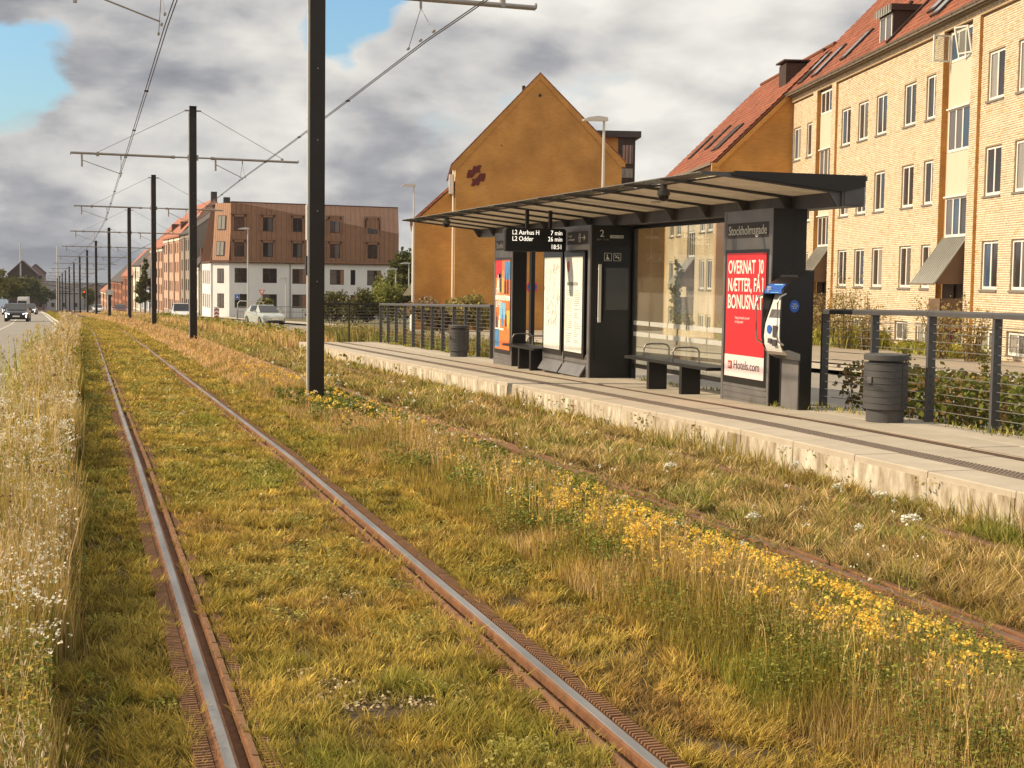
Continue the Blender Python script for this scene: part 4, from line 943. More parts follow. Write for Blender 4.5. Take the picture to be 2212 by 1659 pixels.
for (x0,z0),(x1,z1) in (((GX-.28,6.80),(GX+5.2,12.20)),): b.prism([(x0,z0),(x0+.25,z0),(x1,z1-.26),(x1,z1)],'y',S0-.16,S0+.0)
b.box(GX-.30,GX+.05,S0-.14,S0+.05,6.6,7.0); b.build('verge',M['orange_brick'],Y2)
b=MB(); b.box(GX-.36,GX-.24,S0,S1,6.93,7.05); b.build('gutter',M['gutter'],Y2)
for s,d0 in ((3,.8),(3.9,.8),(7.6,1.2),(11,1.0)):
    t_=.985; P=lambda d,h,ss: (GX-.28+d-.70*h,ss,7.02+d*t_+.71*h)
    b=MB(); b.add([P(d0,.03,s-.35),P(d0,.03,s+.35),P(d0+1.2,.03,s+.35),P(d0+1.2,.03,s-.35),P(d0,.13,s-.35),P(d0,.13,s+.35),P(d0+1.2,.13,s+.35),P(d0+1.2,.13,s-.35)],[(4,5,6,7),(0,1,5,4),(1,2,6,5),(2,3,7,6),(3,0,4,7)]); b.build('roof_window',M['brown_dark'],Y2)
b=MB(); b.box(.16,1.15,2.5,3.8,10.4,11.85); b.build('chimney',M['brown_dark'],Y2)
b=MB(); b.box(.02,1.29,2.36,3.94,11.93,12.0); [b.box(x,x+.06,s,s+.06,11.85,11.93) for x in (.2,1.05) for s in (2.55,3.7)]; b.build('chimney_cap',M['brown_dark'],Y2)
# ---- building A : orange gable with red emblem (looks towards the camera, in shade)
GA=thing('orange_gable_building','tall orange brick gable wall with dark red emblem behind the shelter','building',(22.1-22.1*.967*math.cos(AZ),87.2+22.1*.967*math.sin(AZ),0),-AZ); GA.scale=(.967,1,1)
b=MB(); b.prism([(22.25,-2),(33.0,-2),(33.0,8.62),(33.05,9.0),(27.62,14.15),(22.1,8.75),(22.25,8.5)],'y',0,.35); b.build('gable_wall',M['orange_brick'],GA)
b=MB()
for s in (-1,1):
    ex,ez=(22.0,8.62) if s<0 else (33.22,9.0)
    b.prism([(27.62,14.36),(ex,ez),(ex-.0,ez-.30),(ex-s*.28,ez-.28),(27.62,14.02)],'y',-.05,.10)
b.build('verge_course',M['orange_brick'],GA)
b=MB(); b.quad((21.95,-.06,8.62),(27.62,-.06,14.38),(27.62,16,14.38),(21.95,16,8.62)); b.quad((27.62,-.06,14.38),(33.28,-.06,8.98),(33.28,16,8.98),(27.62,16,14.38)); 
b.quad((21.95,-.06,8.70),(27.62,-.06,14.46),(27.62,16,14.46),(21.95,16,8.70)); b.quad((27.62,-.06,14.46),(33.28,-.06,9.06),(33.28,16,9.06),(27.62,16,14.46)); b.quad((21.95,-.06,8.62),(27.62,-.06,14.38),(27.62,-.06,14.46),(21.95,-.06,8.70)); b.quad((27.62,-.06,14.38),(33.28,-.06,8.98),(33.28,-.06,9.06),(27.62,-.06,14.46)); b.build('roof',M['red_roof'],GA)
b=MB(); b.box(22.25,22.4,.35,16,-2,8.6); b.build('side_wall',M['yellow_wall'],GA)
b=MB(); b.tube([(22.12,.5,8.5),(22.12,.5,-1)],.06,8); b.build('downpipe',M['white_frame'],GA)
b=MB(); b.box(21.85,22.12,.2,1.3,6.9,8.1); b.build('side_window',M['white_frame'],GA)
b=MB(); b.tube([(27.62,-.02,13.03),(27.62,.02,13.03)],.10,10); b.tube([(25.2,-.02,9.9),(25.2,.02,9.9)],.05,8); b.build('vent_hole',M['black'],GA)
b=MB(); b.box(26.55,26.75,1,1.3,13.3,13.75); b.build('flue',M['brown_dark'],GA)
# emblem: two interlocking zigzag flags
for ox,oz,fl in ((0,0,1),(.0,0,-1)):
    b=MB(); c=(23.58,8.02)
    pts=[(-.60,.05),(-.50,.34),(-.26,.34),(-.16,.62),(.02,.55),(.10,.64),(.34,.64),(.22,.36),(.28,.22),(.02,.18),(-.10,.06),(-.22,-.12),(-.60,-.16)]
    pts=[(c[0]+fl*x,c[1]+fl*z) for x,z in pts]; b.prism(pts,'y',-.05,-.002); b.build('emblem',M['emblem'],GA)
# dark stair tower on its right slope
b=MB(); b.box(30.55,33.25,3.6,8,4,10.9); b.build('tower_wall',M['orange_brick'],GA)
b=MB(); b.box(30.25,34.75,3.3,8.2,10.9,11.3); b.build('tower_roof',M['slate'],GA)
b=MB(); b.box(31.15,32.35,3.54,3.6,8.9,10.9); b.build('slate_cladding',M['slate'],GA)
b=MB(); b.box(33.25,34.40,3.55,8,4,10.9); b.build('glazed_bay',M['brown_dark'],GA)
b=MB(); b.box(33.50,34.25,3.50,3.55,9.2,10.4); w_=b.build('window',M['pane_grey'],GA)
b=MB(); b.box(33.60,33.65,3.47,3.50,9.2,10.4); b.box(33.80,33.85,3.47,3.50,9.2,10.4); b.box(34.03,34.08,3.47,3.5,9.2,10.4); b.build('mullions',M['pink_wall'],w_)
b=MB(); b.box(33.50,34.25,3.50,3.55,8.3,8.9); b.build('window',M['pane_curtain'],GA)
b=MB(); b.prism([(22.45,1.0),(21.8,-.1),(21.82,-.18),(22.5,-.1)] if False else [(22.25,1.9),(21.55,.85),(21.6,.78),(22.25,.82)],'y',1.2,3.4); b.build('awning',M['zinc'],GA)
# ---- building B
GB=thing('lower_orange_building','lower orange brick wing left of the tall gable with white downpipe','building',(20-20*math.cos(AZ),88.85+20*math.sin(AZ),0),-AZ)
b=MB(); b.prism([(20.0,-2),(23,-2),(23,7.85),(20.0,5.1)],'y',0,.3); b.build('gable_wall',M['orange_brick'],GB)
b=MB(); b.prism([(19.75,4.95),(23.0,7.92),(23,8.15),(19.75,5.17)],'y',-.08,14); b.build('roof',M['red_roof'],GB)
b=MB(); b.box(20,20.2,.3,14,-2,5.0); b.build('side_wall',M['yellow_wall'],GB)
b=MB(); b.prism([(20,1.5),(19.3,.5),(19.34,.43),(20,.5)],'y',4,6); b.build('awning',M['zinc'],GB)
b=MB(); b.tube([(19.93,.25,4.95),(19.93,.25,-1.5)],.05,8); b.build('downpipe',M['white_frame'],GB)
# ---- building C between
GC=thing('hidden_orange_building','orange brick wall seen through the shelter glass beside the cabinet','building',(36-36*math.cos(AZ),92+36*math.sin(AZ),0),-AZ)
b=MB(); b.prism([(36.0,-2.5),(46,-2.5),(46,5.2),(41,9.5),(36.0,5.2)],'y',0,10); b.build('gable_wall',M['orange_brick'],GC)
b=MB(); b.prism([(35.7,4.95),(41,9.6),(46.3,4.95),(46.3,5.2),(41,9.85),(35.7,5.2)],'y',-.1,10.2); b.build('roof',M['red_roof'],GC)
# ================================================================ copper-roofed corner building
BY=166.4
CB2=thing('copper_roofed_corner_building','white rendered corner building with folded copper coloured upper floors','building',(0,BY,0))
z0b=-3.5
x0,x1=15.98,35.68
wr3=[(16.59,18.04,.70,2.38),(19.77,21.39,.70,2.38),(23.16,24.76,.65,2.36),(27.53,29.17,.60,2.34),(29.94,30.52,.58,2.34),(31.91,33.58,.56,2.32),(34.35,34.92,.55,2.31)]
wr4=[(a,c,-2.15,-.58) for a,c,_,_ in wr3]
b=MB()
for r in holes_rects(x0,x1,z0b,2.95,wr3+wr4): b.box(r[0],r[1],0,.2,r[2],r[3])
b.box(x0,x1,.2,.4,z0b,2.95); b.build('wall',M['render_white'],CB2)
def bwin(par,a,c,zl,zh,y=.08,side=True,mix=('pane_dark','pane_grey','pane_dark')):
    b=MB(); f=.07; b.box(a,a+f,y,y+.06,zl,zh); b.box(c-f,c,y,y+.06,zl,zh); b.box(a,c,y,y+.06,zh-f,zh); b.box(a,c,y,y+.06,zl,zl+f)
    if c-a>.8: m_=(a+c)/2; b.box(m_-.04,m_+.04,y,y+.06,zl,zh)
    if c-a>1.3: b.box(a,c,y+.0,y+.055,zl+(zh-zl)*.66,zl+(zh-zl)*.70)
    o=b.build('window',M['win_brown'],par)
    n=2 if c-a>.8 else 1
    for i in range(n):
        w=(c-a-2*f)/n; b=MB(); b.box(a+f+i*w,a+f+(i+1)*w,y+.04,y+.045,zl+f,zh-f); b.build('pane',M[random.choice(mix)],o)
    return o
for a,c,zl,zh in wr3+wr4:
    bwin(CB2,a,c,zl,zh)
    if c-a>1.5 and a>23: b=MB(); b.box(c-.42,c-.02,.05,.08,zl+.05,zh-.05); b.build('shutter',M['copper'],CB2)
# eaves band and sill
b=MB(); b.box(x0-.1,x1+.1,-.35,.1,2.95,3.12); b.build('eaves_band',M['copper_dark'],CB2)
b=MB(); b.box(x0-.1,x1+.1,-.40,-.28,3.06,3.22); b.build('gutter',M['copper'],CB2)
# standing-seam panels: lower steep face, each panel a piece; fold line falls to the right
def fold(x): return 9.75+(6.67-9.75)*(x-17.18)/(35.51-17.18) if x>17.18 else 9.8
wr1=[(16.53,17.69,6.62,8.2),(19.77,20.95,6.62,8.2),(23.18,24.30,6.62,8.2),(27.49,28.68,6.62,8.2),(31.92,33.11,6.62,8.2)]
wr2=[(a,c,3.70,5.32) for a,c,_,_ in wr1]
def ztop(x): return 9.85-(x-16.2)*.008
n=34; pw=(x1-16.2)/n
b=MB(); b.box(16.2,x1,.13,.3,3.15,6.0); b.prism([(16.2,6),(x1,6),(x1,fold(x1)-.05),(17.2,9.7),(16.2,9.8)],'y',.13,.3); b.build('sheathing',M['copper_dark'],CB2)
for i in range(n):
    a=16.2+i*pw; c=a+pw-.035
    def clip(a,c,zl,zh,top):
        if top: b.add([(a,-.02,zl),(c,-.02,zl),(c,-.02,zh(c)),(a,-.02,zh(a)),(a,.13,zl),(c,.13,zl),(c,.13,zh(c)),(a,.13,zh(a))],[(0,1,2,3),(0,4,5,1),(1,5,6,2),(2,6,7,3),(3,7,4,0)])
        else: b.box(a,c,-.02,.13,zl,zh)
    b=MB(); segs=[(3.15,None)]
    cuts=sorted([(w[2]-.02,w[3]+.02,w[0],w[1]) for w in wr1+wr2 if w[0]-.02<c and w[1]+.02>a])
    zl=3.15
    for zc0,zc1,wa,wb in cuts:
        clip(a,c,zl,zc0,False)
        if b.v: b.build('metal_panel',M['copper'],CB2); b=MB()
        if a<wa-.06: clip(a,wa-.02,zc0,zc1,False); b.build('metal_panel',M['copper'],CB2); b=MB()
        if c>wb+.06: clip(wb+.02,c,zc0,zc1,False); b.build('metal_panel',M['copper'],CB2); b=MB()
        zl=zc1
    clip(a,c,zl,fold,True); b.build('metal_panel',M['copper'],CB2)
    b=MB(); b.box(a-.03,a-.005,-.06,.0,3.15,fold(a)-.02); 
    # leave seams out where a window is
    if not any(w[0]<a<w[1] for w in wr1): b.build('seam',M['copper'],CB2)
# upper facet leans back slightly; its sky brightness is put into lighter copper
for i in range(n):
    a=16.2+i*pw; c=a+pw-.03
    if fold(c)>ztop(c)-.1: continue
    sl=lambda x,z:(x,.02+(z-fold(x))*.22,z)
    b=MB(); b.add([sl(a,fold(a)),sl(c,fold(c)),sl(c,ztop(c)),sl(a,ztop(a))],[(0,1,2,3)]); b.add([(p[0],p[1]+.1,p[2]-.03) for p in (sl(a,fold(a)),sl(c+.03,fold(c)),sl(c+.03,ztop(c)),sl(a,ztop(a)))],[(0,1,2,3)]); b.build('metal_panel',M['copper_lit'],CB2)
b=MB(); b.add([(16.2,.0,9.9),(x1,.70,9.72),(x1,14,9.72),(14.5,14,9.9)],[(0,1,2,3)]); b.build('roof',M['copper_lit'],CB2)
b=MB(); b.tube([(16.2,.0,9.88),(x1,.68,9.74)],.06,6); b.build('roof_edge',M['copper_dark'],CB2)
b=MB(); b.prism([(.13,3.1),(14,3.1),(14,9.7),(.70,9.7),(.13,6.7)],'x',x1-.05,x1); b.build('end_wall',M['copper'],CB2)
for a,c,zl,zh in wr1+wr2:
    bwin(CB2,a,c,zl,zh,.02)
    b=MB(); b.box(a-.45,c+.45,-.16,-.02,zh+.30,zh+.40); b.box(a-.38,a-.30,-.12,-.02,zl-.2,zh+.3); b.box(c+.30,c+.38,-.12,-.02,zl-.2,zh+.3); b.box(a-.14,a-.0,-.06,0,zl,zh+.25);b.box(c,c+.14,-.06,0,zl,zh+.25); b.box(a-.14,c+.14,-.06,0,zh,zh+.25); b.build('window_surround',M['copper'],CB2)
# chamfered corner catching the sun, x from 14.2 to 15.98
def cham(b,t0,t1,za,zb_,off=0,leant=0,mi=0):
    # chamfer from (15.98,0) to (14.25,1.9)
    def p(t,o,z): 
        dx,dy=-1.73,1.9; L=math.hypot(dx,dy); nx_,ny_=-dy/L,dx/L
        return (15.98+dx*t+nx_*(o)+ (leant*(z-3)*.06),0+dy*t+ny_*(o)+leant*(z-3)*.03,z)
    b.add([p(t0,off,za),p(t1,off,za),p(t1,off,zb_),p(t0,off,zb_),p(t0,off-.2,za),p(t1,off-.2,za),p(t1,off-.2,zb_),p(t0,off-.2,zb_)],[(0,1,2,3),(0,1,5,4),(1,2,6,5),(2,3,7,6),(3,0,4,7)],mi)
b=MB(); cham(b,0,1,z0b,2.95); b.build('corner_wall',M['render_white'],CB2)
for z in (.65,-2.2): b=MB(); cham(b,.32,.70,z,z+1.65,.03); o=b.build('window',M['win_brown'],CB2); b=MB(); cham(b,.36,.49,z+.1,z+1.55,.05); cham(b,.53,.66,z+.1,z+1.55,.05); b.build('pane',M['pane_grey'],o)
b=MB(); cham(b,-.1,1.05,2.95,3.25,.25); b.build('eaves_band',M['copper_dark'],CB2)
for i in range(8): b=MB(); cham(b,i/8+.006,(i+1)/8-.006,3.25,9.75,.05,1); b.build('metal_panel',M['copper_lit'],CB2)
b=MB(); cham(b,0,1,3.25,9.72,.0,1); b.build('sheathing',M['copper_dark'],CB2)
for z in (3.75,6.7): b=MB(); cham(b,.30,.78,z,z+1.65,.10,1); o=b.build('window',M['win_brown'],CB2); b=MB(); cham(b,.34,.52,z+.08,z+1.57,.13,1); cham(b,.56,.74,z+.08,z+1.57,.13,1); b.build('pane',M['pane_curtain'],o)
# street side of the corner building
b=MB(); b.box(14.05,14.25,1.9,14,z0b-.6,2.9); b.build('side_wall',M['render_white'],CB2)
for k in range(4):
    for z in (.6,-2.2): b=MB(); y=3.2+k*2.8; b.box(14.02,14.06,y,y+1.1,z-.1,z+1.5); b.build('window',M['win_brown'],CB2)
b=MB(); b.prism([(13.9,2.95),(14.1,3.2),(15.3,9.8),(16,9.8),(16,2.9)],'y',1.9,14); b.build('side_roof',M['copper_dark'],CB2)
for k in range(9): b=MB(); y=2.3+k*1.3; b.prism([(13.75,3.1),(14.0,3.2),(15.2,9.3),(15.0,9.3)],'y',y,y+.12); b.build('fin',M['copper'],CB2)
text('Skagensgade 35-45',.27,M['ink_dark'],CB2,(32.95,-.02,-.25),RY,.85,.004)
b=MB(); b.box(16.62,17.15,-.08,-.02,-1.22,-.58); sg=b.build('blue_wall_sign',M['white_frame'],CB2); b=MB(); b.box(16.65,17.12,-.10,-.08,-1.19,-.61); b.build('sign_face',M['blue_sign'],sg); 
b=MB(); b.prism([(16.75,-1.05),(17.0,-1.05),(17.02,-.92),(16.92,-.9),(16.88,-.7),(16.8,-.7),(16.82,-.9)],'y',-.12,-.10); b.build('sign_symbol',M['lit_white'],sg)
for xx in (22.9,35.3): b=MB(); b.tube([(xx,-.08,2.9),(xx,-.08,z0b)],.05,6); b.build('downpipe',M['gutter'],CB2)
# ================================================================ row houses along the far street
random.seed(21)
def facx(y): return 13.9-.04*(y-180)
def row_house(name,label,y0,y1,wall,roof,eave,rise,ncol,nrow,depth=9,dx=0,dormers=0,gable=False):
    t=thing(name,label,'building',(0,y0,0)); xa=facx(y0)+dx; xb=facx(y1)+dx; zb=float(zg((y0+y1)/2))-.5; L=y1-y0; E=eave+zb
    b=MB(); b.add([(xa,0,zb-1),(xb,L,zb-1),(xb,L,E),(xa,0,E),(xa+depth,0,zb-1),(xa+depth,0,E),(xb+depth,L,E)],[(0,1,2,3),(0,4,5,3)]); b.add([(xa,-.0,E),(xa+depth,0,E),(xa+depth/2,0,E+rise)],[(0,1,2)]); b.build('wall',M[wall],t)
    b=MB(); o=.3; b.add([(xa-o,-.1,E-.1),(xb-o,L+.1,E-.1),(xb+depth/2,L+.1,E+rise),(xa+depth/2,-.1,E+rise),(xa+depth+o,-.1,E-.1),(xb+depth+o,L+.1,E-.1)],[(0,1,2,3),(3,2,5,4)]); 
    b.add([(xa-o,-.1,E-.3),(xb-o,L+.1,E-.3),(xb-o,L+.1,E-.1),(xa-o,-.1,E-.1)],[(0,1,2,3)]); b.build('roof',M[roof],t)
    wm=MB(); wm.box(-.04,.0,-.5,.5,0,1.5); wme=wm.mesh('window',M['win_brown' if wall not in ('cream_wall',) else 'white_frame']); wd=MB(); wd.box(-.06,-.04,-.42,-.04,.08,1.42); wd.box(-.06,-.04,.04,.42,.08,1.42); wde=wd.mesh('pane',M['pane_dark'])
    for i in range(ncol):
        for j in range(nrow):
            f=(i+.5)/ncol; x=xa+(xb-xa)*f; z=zb+1.2+j*(eave-1.0)/nrow; w=link('window',wme,t,(x,L*f,z)); link('pane',wde,w)
    for k in range(dormers):
        f=(k+.5)/dormers; x=xa+(xb-xa)*f+.6; b=MB(); b.box(x,x+2.5,L*f-.8,L*f+.8,E+.4,E+2.0); b.build('dormer',M['copper_dark'],t)
    b=MB(); b.box(xa+depth/2-.4,xa+depth/2+.4,.2,1.2,E+rise-.6,E+rise+1.0); b.build('chimney',M['slate'],t)
    for f in ((.02,.34,.66) if L>20 else (.02,.6)):
        b=MB(); x=xa+(xb-xa)*f-.12; b.tube([(x,L*f,E-.2),(x,L*f,zb)],.10,6); b.build('downpipe',M['gutter'],t)
    b=MB(); b.add([(xa-.06,0,zb),(xb-.06,L,zb),(xb-.06,L,zb+1.0),(xa-.06,0,zb+1.0)],[(0,1,2,3)]); b.build('plinth',M['grey_wall'],t)
    b=MB(); b.add([(xa-.10,0,E-.75),(xb-.10,L,E-.75),(xb-.10,L,E-.3),(xa-.10,0,E-.3)],[(0,1,2,3)]); b.build('cornice',M['cream_wall' if 'pink' in name else wall],t)
    return t
HS=[('cream_row_house','narrow cream row house directly behind the copper roofed building',181,190,'cream_wall','slate',7.0,4.5,4,2,1),
('grey_row_house','grey brown row house with dark slate roof next to the cream one',190,203,'grey_wall','slate',11.5,3.5,5,4,0),
('pink_row_house','tall salmon pink row house behind the second mast',203,228,'pink_wall','red_roof',11.8,5.0,9,4,2),
('pink_row_house','salmon pink row house with sunlit end beside the street tree',228,252,'pink_wall','red_roof',11.2,5.0,9,4,0),
('pale_blue_house','pale blue house set back behind the street conifer',252,271,'blue_wall','slate',5.0,3.0,4,1,0),
('white_corner_house','white corner house with dark mansard roof far down the street',272,292,'cream_wall','slate',9.5,4.6,6,3,0),
('brown_brick_house','red brown brick house with pitched roof far down the street',292,322,'red_wall','red_roof',8.0,5.4,9,3,0),
('brick_row_house','row house of striped red brick in the distance',322,365,'red_wall','slate',7.5,4.5,12,3,0),
('small_pink_house','smallest pinkish house at the end of the right hand row',365,410,'pink_wall','red_roof',5.5,4.0,10,2,0)]
for n_,l_,a,c,w_,r_,e_,ri,nc,nr,dm in HS: row_house(n_,l_,a,c,w_,r_,e_,ri,nc,nr,dormers=dm)
# left side buildings
def block(name,label,x0,x1,y0,y1,h,wall,roof,gable=0,base=None,fins=0):
    zb=float(zg(y0))-1 if base is None else base; t=thing(name,label,'building',(0,y0,0)); H=zb+1+h
    b=MB(); b.box(x0,x1,0,y1-y0,zb,H)
    if gable: b.prism([(x0,H),(x1,H),((x0+x1)/2,H+gable)],'y',0,y1-y0)
    b.build('wall',M[wall],t)
    if gable: b=MB(); b.prism([(x0-.4,H-.2),((x0+x1)/2,H+gable),(x1+.4,H-.2),(x1+.4,H+.1),((x0+x1)/2,H+gable+.35),(x0-.4,H+.1)],'y',-.3,y1-y0+.3); b.build('roof',M[roof],t)
    else: b=MB(); b.box(x0-.2,x1+.2,-.2,y1-y0+.2,H,H+.3); b.build('roof',M[roof],t)
    n=max(2,int((x1-x0)/3.2)); m_=max(1,int(h/3))
    wm=MB(); wm.box(-.55,.55,-.06,-.02,0,1.4); me=wm.mesh('window',M['pane_dark'])
    for i in range(n):
        for j in range(m_): link('window',me,t,(x0+(x1-x0)*(i+.5)/n,0,zb+2.0+j*(h/m_)))
    for k in range(fins): b=MB(); x=x1-.2-k*1.2; b.box(x-.5,x,-.4+.0,0,zb,H-(0 if k>1 else .8*(2-k))); b.build('pier',M[wall],t)
    return t
block('red_brick_block','red brick block cut off by the left edge of the picture',-40,-19.2,300,330,13.0,'red_wall','copper_dark',fins=4)
block('dark_gabled_house','dark brown gabled house rising over the trees on the left',-24.5,-15.2,520,540,12.0,'brown_dark','copper_dark',gable=4.5)
block('pale_far_house','pale house with dark roof just behind the gabled house',-20,-13.6,560,580,13.5,'far_brown','slate',gable=3)
# distant town: each block its own
rc=random.Random(9)
k=0
tn=['long','low','wide','stepped','plain','narrow','square','tall','flat','blocky','slim','small']
pos=['behind the trees on the left','under the horizon left of the masts','straight down the road','between the distant masts','behind the distant masts','right of the distant masts','in the first row beyond the road','in the second row beyond the road','near the water','below the sea line','beside the thin crane','closing the street']
for i in range(12):
    y=520+70*i+rc.uniform(-15,15); u=[150,120,205,95,178,230,110,160,215,130,190,250][i]; az_=PHI+math.atan((u-1106)/3100.); x=y*math.tan(az_); w=rc.uniform(18,40)*y/900; zt=1.75-(y)*[.0150,.0135,.0125,.0125,.0105,.0115,.0100,.0088,.0100,.0082,.0078,.0080][i]
    block('distant_building',f'{tn[i]} hazy grey building {pos[i]}',x-w/2,x+w/2,y,y+30,zt-(float(zg(y))),rc.choice(['hazy_grey','hazy_grey','far_brown']),'slate',gable=rc.choice([0,0,3]),base=float(zg(y))-1)
# thin white poles on the horizon
for (u,vt,vb,yy,lab) in ((44,528,580,520,'thin white pole above the dark gabled house'),(123.5,531,600,420,'thin white pole rising between the distant masts')):
    az_=PHI+math.atan((u-1106)/3100.); x=yy*math.tan(az_); zt=1.75+(586-vt)*yy/3270; b=MB(); b.tube([(0,0,float(zg(yy))),(0,0,zt)],[.35,.22],8)
    o=b.build('white_pole',M['white_pole'],None); o.location=(x,yy,0); tag(o,lab,'pole')
# ================================================================ vegetation
def vnoise(x,y,s,seed):
    g=np.random.default_rng(seed).random((64,64)); X=(np.asarray(x)/s)%63; Y=(np.asarray(y)/s)%63; i=X.astype(int); j=Y.astype(int); u=X-i; v=Y-j; u=u*u*(3-2*u); v=v*v*(3-2*v)
    i2=(i+1)%64; j2=(j+1)%64
    return g[i,j]*(1-u)*(1-v)+g[i2,j]*u*(1-v)+g[i,j2]*(1-u)*v+g[i2,j2]*u*v
def scatter(x0,x1,y0,y1,dens,mask=True,curve=True):
    X=[];Y=[]; y=y0
    while y<y1:
        dy=max(.25,y*.05); yb=min(y+dy,y1); n=rng.poisson(max(0,dens((y+yb)/2)*(yb-y)*(x1-x0))); X.append(rng.uniform(x0,x1,n)); Y.append(rng.uniform(y,yb,n)); y=yb
    X=np.concatenate(X);Y=np.concatenate(Y)
    if curve: X=X+xo(Y)
    if mask: k=(X<.82*Y+1.6)&(X>-.085*Y-.9); X,Y=X[k],Y[k]
    return X,Y
def mixc(pal,t):
    pal=np.array(pal); t=np.clip(t,0,.999)*(len(pal)-1); i=t.astype(int); f=(t-i)[:,None]; return pal[i]*(1-f)+pal[np.minimum(i+1,len(pal)-1)]*f
def blades(X,Y,Z,h,w,lean,col,tipk=1.15,basek=.75,ang=None):
    n=len(X); a=rng.uniform(0,np.pi*2,n); la=rng.uniform(0,np.pi*2,n) if ang is None else ang
    sx,sy=np.cos(a)*w/2,np.sin(a)*w/2; lx,ly=np.cos(la)*lean*h,np.sin(la)*lean*h
    hz=h*np.sqrt(np.maximum(.12,1-lean**2*.8))
    V=np.zeros((n,5,3)); V[:,0]=np.stack([X-sx,Y-sy,Z],1); V[:,1]=np.stack([X+sx,Y+sy,Z],1)
    mx,my,mz=X+lx*.35,Y+ly*.35,Z+hz*.6
    V[:,2]=np.stack([mx-sx*.8,my-sy*.8,mz],1); V[:,3]=np.stack([mx+sx*.8,my+sy*.8,mz],1); V[:,4]=np.stack([X+lx,Y+ly,Z+hz],1)
    F=(np.arange(n)[:,None,None]*5+np.array([(0,1,3),(0,3,2),(2,3,4)])[None]).reshape(-1,3)
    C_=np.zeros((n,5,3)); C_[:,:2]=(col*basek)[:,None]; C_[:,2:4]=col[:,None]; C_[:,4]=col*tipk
    return V.reshape(-1,3),F,C_.reshape(-1,3)
def fans(P,s,col,flat=.5,k=2):
    """small petals: k random quads round each point"""
    n=len(P); Vs=[];Cs=[]
    for q in range(k):
        d1=rng.normal(size=(n,3)); d1[:,2]*=flat; d1/=np.linalg.norm(d1,axis=1)[:,None]; d2=rng.normal(size=(n,3)); d2[:,2]*=flat; d2-=(d2*d1).sum(1)[:,None]*d1; d2/=np.linalg.norm(d2,axis=1)[:,None]
        o=rng.normal(size=(n,3))*(s*.35)[:,None]; c=P+o; a=d1*(s/2)[:,None]; b_=d2*(s/2)[:,None]
        Vs.append(np.stack([c-a-b_*.6,c+a-b_*.6,c+a*.8+b_,c-a*.8+b_],1)); Cs.append(np.repeat(col[:,None],4,1))
    V=np.concatenate(Vs).reshape(-1,3); C_=np.concatenate(Cs).reshape(-1,3); m_=len(V)//4
    i=np.arange(m_)[:,None]*4; F=np.concatenate([i+np.array([[0,1,2]]),i+np.array([[0,2,3]])])
    return V,F,C_
def spikes(X,Y,Z,h,col,k=6,ln=.10,s=.009):
    '''seed heads: k short narrow bits round the top of each stem'''
    n=len(X); i=np.repeat(np.arange(n),k); f=rng.random(n*k); sc_=np.maximum(1,Y[i]*.11); z=Z[i]+h[i]-f*ln
    w=np.maximum(s*.45,.0007*Y[i]); return blades(X[i]+rng.normal(0,.004,n*k)*sc_,Y[i]+rng.normal(0,.004,n*k)*sc_,z,s*2.4*sc_**.5*rng.uniform(.6,1.3,n*k),w,rng.uniform(.2,.8,n*k),col[i]*rng.uniform(.85,1.2,n*k)[:,None])
def join(parts):
    V=[];F=[];C_=[];k=0
    for v,f,c in parts: V.append(v);F.append(f+k);C_.append(c);k+=len(v)
    return np.concatenate(V),np.concatenate(F),np.concatenate(C_)
def veg(name,label,cat,parts,m_='grass'):
    V,F,C_=join(parts); o=link(name,arr_mesh(name,V,F,M[m_],C_,3)); return stuff(o,label,cat)
GOLD=(.50,.37,.08);OLIVE=(.30,.26,.045);GREEN=(.19,.23,.035);LGREEN=(.40,.42,.08);STRAW=(.70,.52,.24);BROWN=(.34,.21,.075);PINKY=(.80,.54,.29);DKGR=(.12,.16,.03)
ln_=len
